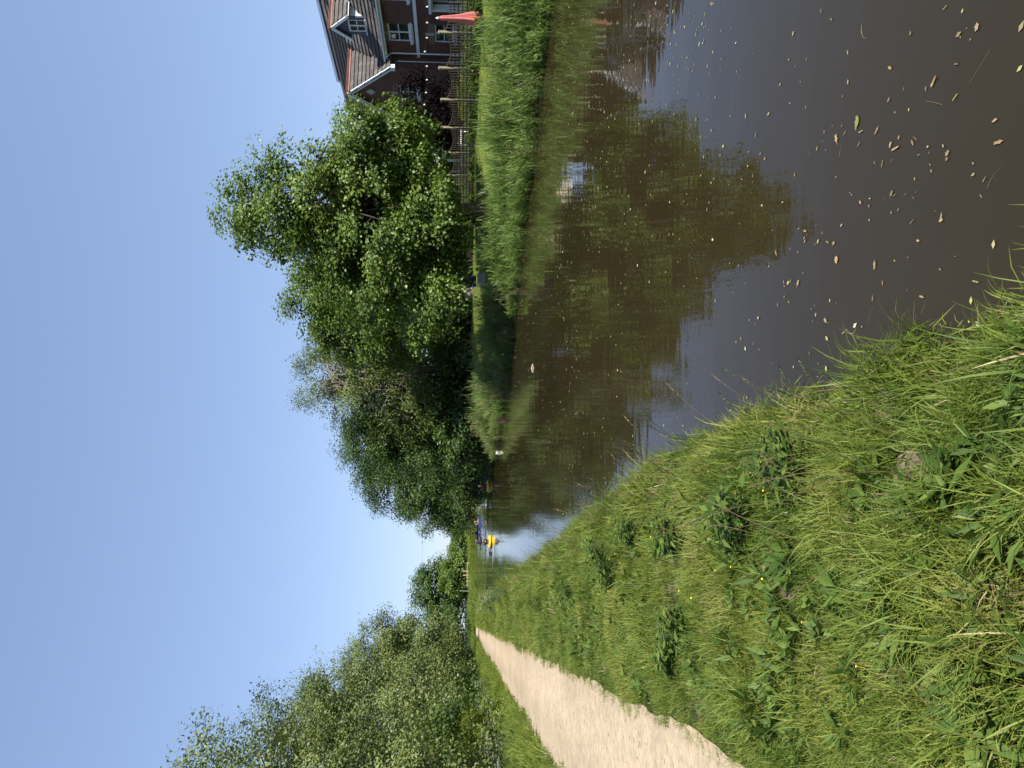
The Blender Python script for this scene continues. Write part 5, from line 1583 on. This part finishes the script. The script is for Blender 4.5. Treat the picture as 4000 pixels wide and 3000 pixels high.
paddler(-19.4, 97.0, math.radians(-35), MAT['blue'], MAT['blue'], MAT['navycloth'], MAT['blackcloth'], ('hair', MAT['hair']),
        'paddler in the blue kayak in the far group', 'blue kayak in the far group', 'paddle held over the blue kayak', 0.15, 0.5, MAT['metal'], lean=0.05)
paddler(-23.6, 112.0, math.radians(75), MAT['navypvc'], MAT['darkbrown'], MAT['orangecloth'], MAT['blackcloth'], ('hair', MAT['hair']),
        'paddler in brown top in the far group, boat broadside', 'black kayak lying broadside in the far group', 'paddle held by the brown topped paddler', 0.05, 0.3, MAT['dark'])
paddler(-20.6, 106.0, math.radians(8), MAT['brownpvc'], MAT['brownpvc'], MAT['purplecloth'], MAT['blackcloth'], ('hair', MAT['hair']),
        'paddler in mauve top in the brown kayak of the far group', 'mustard brown kayak in the far group', 'paddle held over the mustard brown kayak', -0.12, -0.45, MAT['dark'], vest=MAT['orangecloth'])
# two people sitting on the far bank
for (px_, dd, top, hat, rz, lb) in [(1016, 121, MAT['whitecap'], ('cap', MAT['whitecap']), math.radians(100), 'person in white top and cap sitting on the far bank'),
                              (1002, 123, MAT['orangecloth'], ('hair', MAT['hair']), math.radians(-60), 'person in rust top sitting on the far bank')]:
    J, E, R, Z, hands = seated_skeleton(0.0)
    p = at(px_, 1830, dd); zz = float(gz(np.array([p.x]), np.array([p.y]))[0])
    o = mesh_obj('person', body_mesh('person', J, E, R, Z, [MAT['skin'], top, MAT['blackcloth'], MAT['dark']]), None)
    o.location = (p.x, p.y, max(zz, 0.1)+0.42); o.rotation_euler = (0, 0, rz); tag(o, lb, 'person')
    head_child(hat[0], hat[1], 0, o)
    st = empty('camping_stool', (p.x, p.y, max(zz, 0.1)-0.02), rz); tag(st, 'low folding stool under the ' + lb.split(' sitting')[0], 'stool')
    b = MB(); b.box((-0.2,-0.2,0.40),(0.2,0.2,0.43)); b.obj('seat', MAT['navy'], st)
    for sx in (-1, 1):
        b = MB(); b.tube([(sx*0.18,-0.2,0),(sx*0.18,0.2,0.4)], 0.012, 5); b.obj('leg', MAT['metal'], st)
        b = MB(); b.tube([(sx*0.15,0.2,0),(sx*0.15,-0.2,0.4)], 0.012, 5); b.obj('leg', MAT['metal'], st)

# ------------------------------------------------------------------ small things on and by the water
p = at(1230, 1953, 41.8)
b = MB(); vs = []
for (y_, w, h) in ((0,0.10,0.15),(0.02,0.13,0.18),(0.16,0.12,0.17),(0.30,0.05,0.06)):
    vs += [(-w,y_,-0.02),(w,y_,-0.02),(w*0.85,y_,h),(-w*0.85,y_,h)]
fs = [(3,2,1,0),(12,13,14,15)] + [(i*4+k, i*4+(k+1) % 4, (i+1)*4+(k+1) % 4, (i+1)*4+k) for i in range(3) for k in range(4)]
b.add(vs, fs); ca = b.obj('floating_carton', MAT['whiteplastic']); ca.location = (p.x, 43.3, 0.0); ca.rotation_euler = (0.25, 0.1, math.radians(25))
ca.location.x = at(1232, 1953, 43.3).x
tag(ca, 'white carton lodged at the tip of the second reed bed', 'carton')
p = at(1562, 2082, 21.9)
b = MB(); b.tube([(-0.14,0,0.02),(0,0.01,0.045),(0.14,-0.01,0.02)], [0.012,0.028,0.008], 6); st = b.obj('floating_stick', MAT['palewood']); st.location = (p.x, p.y, -0.022); st.rotation_euler = (0,0,math.radians(8)); tag(st, 'pale stick floating in front of the second reed bed', 'stick')

# wooden stile and fence on the far bank
p0 = at(745, 1826, 168); zs = float(gz(np.array([p0.x]), np.array([p0.y]))[0])
sl = empty('wooden_stile', (p0.x, p0.y, zs), 0); tag(sl, 'pale wooden stile with handrails on the far towpath', 'stile')
for x_ in (-1.9, -0.9, 0.0, 3.4):
    b = MB(); b.box((x_-0.07,-0.07,-0.1),(x_+0.07,0.07,1.25 if x_ < 1 else 1.15)); b.obj('post', MAT['palewood'], sl)
for x_ in (0.55, 1.5):
    b = MB(); b.box((x_-0.08,-0.20,-0.1),(x_+0.08,-0.08,2.0)); b.obj('handpost', MAT['palewood'], sl)
for z_ in (0.42, 1.0):
    b = MB(); b.box((-2.0,-0.075,z_-0.06),(3.5,-0.005,z_+0.06)); b.obj('rail', MAT['palewood'], sl)
for z_ in (0.3, 0.6):
    b = MB(); b.box((0.65,-0.5,z_),(1.42,0.3,z_+0.06)); b.obj('step', MAT['palewood'], sl)
p0 = at(690, 1828, 150); zs = float(gz(np.array([p0.x]), np.array([p0.y]))[0])
b = MB(); b.tube([(0,0,-0.2),(0,0,2.55),(0.04,0.02,2.75)], [0.11,0.10,0.02], 8); wp = b.obj('wooden_post', MAT['postwood']); wp.location = (p0.x, p0.y, zs); tag(wp, 'weathered leaning wooden post on the far bank left of the stile', 'post')
wp.rotation_euler = (0.0, 0.05, 0)
# overhead line from wood to wood
A_ = at(700, 1641, 300); B_ = at(1120, 1639, 320)
b = MB(); b.tube([A_.lerp(B_, t) - Vector((0,0,1.2*math.sin(PI*t))) for t in np.linspace(-0.15, 1.15, 13)], 0.035, 4)
for q in (-0.15, 1.15):
    e = A_.lerp(B_, q); b.tube([(e.x, e.y, 0.3), (e.x, e.y, e.z+0.9)], 0.16, 8)
cb = b.obj('overhead_line', MAT['cable']); tag(cb, 'thin overhead line crossing the sky between the far trees', 'cable')

# ------------------------------------------------------------------ floating leaves and specks
rs = random.Random(3)
def leaf_outline(r0, kind):
    n = 14; vs = [(0,0,0.0)]
    for k in range(n):
        a = 2*PI*k/n
        if kind == 0: rr = 1+0.28*math.cos(5*a)+0.15*r0.random()
        elif kind == 1: rr = (0.45+0.55*abs(math.cos(a))**1.5)*(0.9+0.2*r0.random())
        else: rr = 0.7+0.5*r0.random()
        vs.append((math.cos(a)*rr*0.5, math.sin(a)*rr*0.5*(0.55 if kind == 1 else 0.8), 0.03*r0.random()))
    return vs, [(0, 1+k, 1+(k+1) % n) for k in range(n)]
lm = []
for k in range(6):
    for m_ in ('deadleaf', 'greenleaf'):
        b = MB(); v, f = leaf_outline(rs, k % 3); b.add(v, f)
        if k == 3: b.tube([(0.4,0,0.01),(0.9,0.15,0.01)], 0.02, 4)
        lm.append(b.mesh('floating_leaf', MAT[m_]))
# those that show largest in the picture, then a scatter of others
big = [(3735,380,.11),(3890,470,.09),(3905,555,.10),(3820,105,.08),(3695,30,.07),(3740,250,.06),(3250,75,.08),(3315,205,.07),(3480,265,.09),(3475,390,.06),(3350,480,.16),(3270,540,.12),(3500,580,.14),(3580,540,.10),(3650,320,.12),
       (3450,640,.10),(3850,700,.07),(3260,950,.07),(3420,1035,.10),(3270,1015,.10),(3120,1105,.09),(3412,1165,.08),(3060,790,.06),(3590,940,.06),(3400,860,.06),(3290,880,.06),(2880,280,.08),(2760,470,.07),(2960,180,.06),(3050,330,.07),(2650,260,.06),(2990,620,.06),(3165,1380,.07),(2720,560,.05),(2900,700,.05),(3020,900,.06),(2560,440,.06),(2470,300,.06),(2820,120,.06),(2600,90,.06),
       (3190,880,.05),(3330,760,.05),(3540,760,.05),(3680,860,.05),(3150,420,.06),(3110,260,.05),(3560,130,.05),(3040,1190,.06),(2930,1250,.05),(3240,1260,.05)]
for i in range(26):
    cy_ = 2250 + 1450*rs.random()**1.1; cx_ = rs.random()*1250*(1 if cy_ > 2900 else 0.8); nn_ = rs.randrange(2, 9)
    for j in range(nn_):
        big.append((cy_ + rs.gauss(0, 42)*(cy_-1815)/1000, cx_ + rs.gauss(0, 60), 0.035+0.065*rs.random()**2))
for i in range(30):
    py = 2200 + 1650*rs.random()
    big.append((py, rs.random()*1400*(1 if py > 2900 else 0.8), 0.04+0.05*rs.random()))
nleaf = 0
for (x_, y_, sz) in big:
    D = 2.1*FPX/(x_-1815)*1.0
    p = at(3000-y_, x_, D); 
    t = -p.z/(2.1-p.z) if abs(p.z) > 1e-6 else 0
    # intersect the ray with the water
    d = Vector((p.x, p.y, p.z-2.1)); k = -2.1/d.z; q = Vector((d.x*k, d.y*k, 0.006))
    if sdist(LBANK, np.array([q.x]), np.array([q.y]))[0] > -0.1: continue
    green = rs.random() < 0.22
    o = link(bpy.data.objects.new('floating_leaf', lm[2*(rs.choice((1,2,4,5)) if green else rs.randrange(6))+(1 if green else 0)]))
    o.location = q; o.rotation_euler = (rs.uniform(-0.05,0.05), rs.uniform(-0.05,0.05), rs.random()*2*PI); s_ = sz*0.40*(0.8+0.4*rs.random()); o.scale = (s_, s_*rs.uniform(0.3,0.9), s_)
    if green: tag(o, 'yellow green leaf floating on the brown canal water', 'leaf', 'green leaves floating on the canal')
    else: tag(o, 'brown dead leaf floating on the brown canal water', 'leaf', 'dead leaves floating on the canal')
# loose stems drifting among the leaves
for i, (x_, y_, l_, lb) in enumerate([(3370,140,.12,'thin drifting straw near the top of the water'),(3650,400,.13,'bent straw drifting beside the dead leaf clumps'),(3830,260,.14,'straw drifting nearest the lower edge of the water'),(3290,570,.12,'straw drifting beside the maple reflection tip'),(3880,690,.10,'short straw drifting near the grassy bank corner')]):
    p = at(3000-y_, x_, 2.1*FPX/(x_-1815)); d = Vector((p.x, p.y, p.z-2.1)); k = -2.1/d.z
    b = MB(); a_ = rs.random()*6.28; cv_ = rs.uniform(-0.9, 0.9)
    b.tube([(l_*t*math.cos(a_+cv_*t), l_*t*math.sin(a_+cv_*t), 0.002) for t in np.linspace(-0.5, 0.5, 6)], 0.0012, 4)
    o = b.obj('drifting_straw', MAT['straw']); o.location = (d.x*k, d.y*k, 0.0); tag(o, lb, 'straw', 'straws drifting on the canal')
# specks and seeds: too many to count
r = np.random.default_rng(8)
PT = []
for (y0, y1, n) in [(1.8,4,420),(4,8,1000),(8,16,1700),(16,30,1900),(30,60,1000)]:
    y = y0+(y1-y0)*r.random(n)
    xl = np.interp(y, LBANK[:,1], LBANK[:,0]); xr = np.interp(y, RBANK[:,1], RBANK[:,0]); xr = np.minimum(xr, 0.6*y+1.2)
    x = xl + (xr-xl)*r.random(n)
    den = vnoise(x*0.5, y*0.22, 71)*0.7+vnoise(x*1.7, y*0.7, 72)*0.3
    k = (x < xr) & (r.random(n) < np.clip((den-0.30)*2.6, 0.12, 1))
    PT.append(np.column_stack([x, y])[k])
PT = np.concatenate(PT); n = len(PT)
P3 = np.column_stack([PT, np.full(n, 0.005)])
ang = r.random(n)*2*PI; T = np.column_stack([np.cos(ang), np.sin(ang), 0*ang])
ln = (0.008+0.030*r.random(n)**2.5)*(1+PT[:,1]*0.06)
Nn = np.column_stack([r.normal(size=n)*0.05, r.normal(size=n)*0.05, np.ones(n)])
sp = mesh_obj('floating_specks', leaves_mesh('floating_specks', P3, Nn, T, ln, ln*0.55, r.random(n), fold=0.02), MAT['speck'])
tag(sp, 'tiny seeds and specks drifting on the canal surface', 'debris', kind='stuff')

# ------------------------------------------------------------------ weeds and flowers of the near bank
def rosette(name, rng, n, ln, w, rise):
    a = rng.random(n)*2*PI
    P = np.column_stack([np.cos(a)*0.015, np.sin(a)*0.015, rng.random(n)*rise*0.6])
    T = np.column_stack([np.cos(a), np.sin(a), 0.2+0.9*rng.random(n)])
    Nn = np.column_stack([-np.cos(a)*0.6, -np.sin(a)*0.6, np.ones(n)]) + rng.normal(size=(n,3))*0.2
    l = ln*(0.6+0.6*rng.random(n))
    return leaves_mesh(name, P, Nn, T, l, l*w, rng.random(n), fold=0.12)
def leafy_clump(name, rng, stems, h, ln, w, spread):
    P = []; T = []; Nn = []
    for s in range(stems):
        a = rng.random()*2*PI; q = np.array([math.cos(a), math.sin(a), 0])*spread*math.sqrt(rng.random())
        d = np.array([rng.normal()*0.25, rng.normal()*0.25, 1.0]); hh = h*(0.5+0.6*rng.random())
        m = 10
        for j in range(m):
            t = (j+1)/m; b_ = rng.random()*2*PI
            P.append(q+d*hh*t); T.append([math.cos(b_), math.sin(b_), 0.5-0.5*rng.random()]); Nn.append([rng.normal()*0.3, rng.normal()*0.3, 1.0])
    P = np.array(P); n = len(P); l = ln*(0.6+0.6*rng.random(n))
    return leaves_mesh(name, P, np.array(Nn), np.array(T, float), l, l*w, rng.random(n), fold=0.1)

rng = np.random.default_rng(404)
def on_bank(px, py):
    D = 1.6*FPX/(py-1815); p = at(px, py, D)
    d = Vector((p.x, p.y, p.z-2.1)); k = -1.6/d.z
    x_, y_ = d.x*k, d.y*k
    return Vector((x_, y_, float(gz(np.array([x_]), np.array([y_]))[0])))
docks = [(700,3300,'broad leaved dock rosette at the middle of the near grass'),(330,3900,'large dock plant with broad leaves in the near left corner of the grass'),(560,3560,'dock rosette beside the bare soil patch'),(720,3480,'second dock rosette left of the worn patch'),(840,3080,'small clover and dock patch below the nettles'),(180,3860,'dock plant cut by the picture edge nearest the camera'),(1150,3700,'dock plant near the water edge by the bare ground')]
for i, (px, py, lb) in enumerate(docks):
    o = mesh_obj('dock_plant', rosette('dock_plant', rng, 16+6*(i % 3), 0.13+0.03*(i % 2), 0.40, 0.10), MAT['weed']); o.location = on_bank(px, py); tag(o, lb, 'weed')
nett = [(840,2385,0.34,'nettle clump on the bank crest nearest the far water'),(770,2415,0.30,'nettle clump just left of the crest nettles'),(935,2480,0.30,'nettle clump hanging over the water midway along the bank'),(890,2660,0.26,'dark leafy weed clump where the bank bends'),(990,2900,0.26,'dark leafy weed clump above the dark water'),(1180,3060,0.30,'leafy weed clump on the bank edge amid seed heads'),(700,2240,0.3,'leafy weed clump far along the bank crest'),(640,2130,0.34,'tall leafy weed clump farthest along the bank crest'),(560,2700,0.2,'low dark weed patch in the middle of the bank grass'),(455,2640,0.18,'low dark weed patch nearer the path')]
for (px, py, h, lb) in nett:
    o = mesh_obj('nettle_clump', leafy_clump('nettle_clump', rng, 22, h*1.05, 0.095, 0.36, 0.13), MAT['weed']); o.location = on_bank(px, py); tag(o, lb, 'weed')

WP = proto_coll('small_weed_proto', setmat([rosette('small_weed', rng, 9, 0.055, 0.55, 0.05) for _ in range(4)] + [rosette('plantain', rng, 8, 0.10, 0.22, 0.06) for _ in range(3)], MAT['weed']))
r = np.random.default_rng(91); n = 900
y = 1.6 + 12*r.random(n)**1.5; xr_ = np.interp(y, LBANK[:,1], LBANK[:,0]) - 0.25; x = path_r(y)+0.15 + (xr_-path_r(y)-0.15)*r.random(n)
k = (vnoise(x*1.6, y*1.6, 93) > 0.52); x, y = x[k], y[k]; m = len(x)
scatter('small_weeds', WP, 7, np.column_stack([x, y, gz(x, y)+0.03]), np.column_stack([r.normal(size=m)*0.2, r.normal(size=m)*0.2, r.random(m)*6.28]), np.column_stack([0.7+0.7*r.random(m)]*3), r.integers(0,7,m), 'small broad leaved weeds growing through the bank grass', 'weeds')

def seed_stem(rng, h, flower=None):
    b = MB()
    dx, dy = rng.normal()*0.16*h, rng.normal()*0.16*h
    pts = [(dx*t*t, dy*t*t, h*t) for t in np.linspace(0, 1, 6)]
    b.tube(pts, [0.0016]*5+[0.001], 3)
    tip = Vector(pts[-1])
    for j in range(9):
        t = 0.78+0.22*j/9; q = Vector((dx*t*t, dy*t*t, h*t)); a = rng.random()*6.28
        d = Vector((math.cos(a)*0.5, math.sin(a)*0.5, 1)).normalized(); s_ = d.cross(Vector((0,0,1))).normalized()
        l = 0.022
        b.add([q, q+d*l*0.5+s_*0.003, q+d*l, q+d*l*0.5-s_*0.003], [(0,1,2,3)])
    return b
sm = []
for k in range(6):
    me = seed_stem(rng, 0.38+0.05*k).mesh('seed_stem', MAT['straw'] if k % 2 else MAT['stem']); sm.append(me)
SS = proto_coll('seed_stem_proto', sm)
n = 420
y = 2.6+np.random.default_rng(9).random(n)**1.6*26; r = np.random.default_rng(10)
x = np.interp(y, LBANK[:,1], LBANK[:,0]) - (0.12+0.75*r.random(n)**1.5)
scatter('grass_seed_stems', SS, 6, np.column_stack([x, y, gz(x, y)]), np.column_stack([r.normal(size=n)*0.2, 0.25+r.normal(size=n)*0.22, r.random(n)*0.8]), np.column_stack([0.6+0.6*r.random(n)]*3), r.integers(0,6,n), 'thin flowering grass stems along the water edge', 'grass')

def cow_parsley(rng, h):
    g = MB(); fl_P = []; fl_N = []
    for s in range(3):
        dx, dy = rng.normal()*0.12, rng.normal()*0.12; hh = h*(0.75+0.3*rng.random())
        pts = [(dx*t, dy*t, hh*t) for t in np.linspace(0, 1, 4)]
        g.tube(pts, [0.004,0.0035,0.003,0.002], 4)
        top = Vector(pts[-1])
        for k in range(5):
            a = rng.random()*6.28; e = top+Vector((math.cos(a)*0.09, math.sin(a)*0.09, 0.05+0.03*rng.random()))
            g.tube([top-Vector((0,0,0.06)), e], 0.0018, 3)
            for m_ in range(8):
                b_ = rng.random()*6.28; rr = 0.035*math.sqrt(rng.random())
                fl_P.append((e.x+math.cos(b_)*rr, e.y+math.sin(b_)*rr, e.z+0.006*rng.random())); fl_N.append((rng.normal()*0.3, rng.normal()*0.3, 1))
        for k in range(8):
            t = 0.15+0.6*rng.random(); q = Vector((dx*t, dy*t, hh*t)); a = rng.random()*6.28; l = 0.16
            d = Vector((math.cos(a), math.sin(a), 0.25)); s_ = Vector((-math.sin(a), math.cos(a), 0))
            g.add([q, q+d*l*0.5+s_*0.04, q+d*l, q+d*l*0.5-s_*0.04], [(0,1,2,3)])
    P = np.array(fl_P); n = len(P); T = rng.normal(size=(n,3))
    l = np.full(n, 0.019)
    return g.mesh('stems', MAT['stem']), leaves_mesh('flower_heads', P, np.array(fl_N, float), T, l, l*0.9, rng.random(n), fold=0.0)
cps = [cow_parsley(rng, 0.75+0.1*k) for k in range(4)]
for c in cps: c[1].materials.append(MAT['umbel'])
rr = random.Random(12)
def place_cp(x_, y_, sc, label, group):
    k = rr.randrange(4)
    t = empty('cow_parsley', (x_, y_, float(gz(np.array([x_]), np.array([y_]))[0])), rr.random()*6.28); t.scale = (sc, sc, sc)
    link(bpy.data.objects.new('stems', cps[k][0]), t); link(bpy.data.objects.new('flower_heads', cps[k][1]), t)
    tag(t, label, 'wildflower', group)
for i in range(70):
    y_ = 13.6+rr.random()**1.3*30
    x_ = float(path_l(np.array([y_]))[0]) - 0.25 - 2.2*rr.random()**1.4
    if abs(x_) > 0.56*y_: continue
    place_cp(x_, y_, 0.7+0.5*rr.random(), 'white flowered cow parsley on the verge left of the path', 'cow parsley along the verge')
for (px, py) in [(640,1945),(655,1935),(668,1932),(690,1925),(700,1915),(720,1910),(630,1955),(615,1962),(735,1900),(690,1905)]:
    D = 1.45*FPX/(py-1800); D = min(D, 36); p = at(px, py, D)
    xx = np.interp(p.y, LBANK[:,1], LBANK[:,0]) - 0.5 - 0.6*rr.random()
    place_cp(float(xx), float(p.y), 0.8+0.3*rr.random(), 'white flowered cow parsley on the canal bank edge', 'cow parsley on the bank edge')
# daisies and buttercups
b = MB(); b.lathe([(0,0.004),(0.010,0.003),(0.011,0.0)], 8); b.tube([(0,0,-0.06),(0,0,0)], 0.0012, 3)
bc = b.mesh('buttercup', MAT['yellowflower'])
BC = proto_coll('buttercup_proto', [bc])
n = 60; y = 2.4+r.random(n)*9; x = np.interp(y, LBANK[:,1], LBANK[:,0]) - 0.25 - 1.6*r.random(n)**1.3
scatter('buttercups', BC, 1, np.column_stack([x, y, gz(x, y)+0.075+0.05*r.random(n)]), np.column_stack([r.normal(size=n)*0.3, r.normal(size=n)*0.3, 0*x]), np.column_stack([0.4+0.35*r.random(n)]*3), np.zeros(n, int), 'small yellow flowers dotted through the bank grass', 'flowers')
# bare trodden soil
for (bx_, by_, br_), lb in zip(BARE, ['bare dry soil patch low in the near grass', 'bare dry soil patch near the water edge', 'small bare soil patch in the middle of the grass', 'trodden soil patch nearest the seed heads']):
    b = MB(); n = 16; vs = [(0,0,0.0)]
    for k in range(n):
        a = 2*PI*k/n; q = br_*(0.9+0.4*rs.random()); vs.append((math.cos(a)*q, math.sin(a)*q, 0))
    zz = [float(gz(np.array([bx_+v[0]]), np.array([by_+v[1]]))[0])+0.008 for v in vs]
    b.add([(v[0]+bx_, v[1]+by_, z_) for v, z_ in zip(vs, zz)], [(0, 1+k, 1+(k+1) % n) for k in range(n)])
    o = b.obj('soil_patch', MAT['soil'], None, True); tag(o, kind='structure')
#SPLIT5
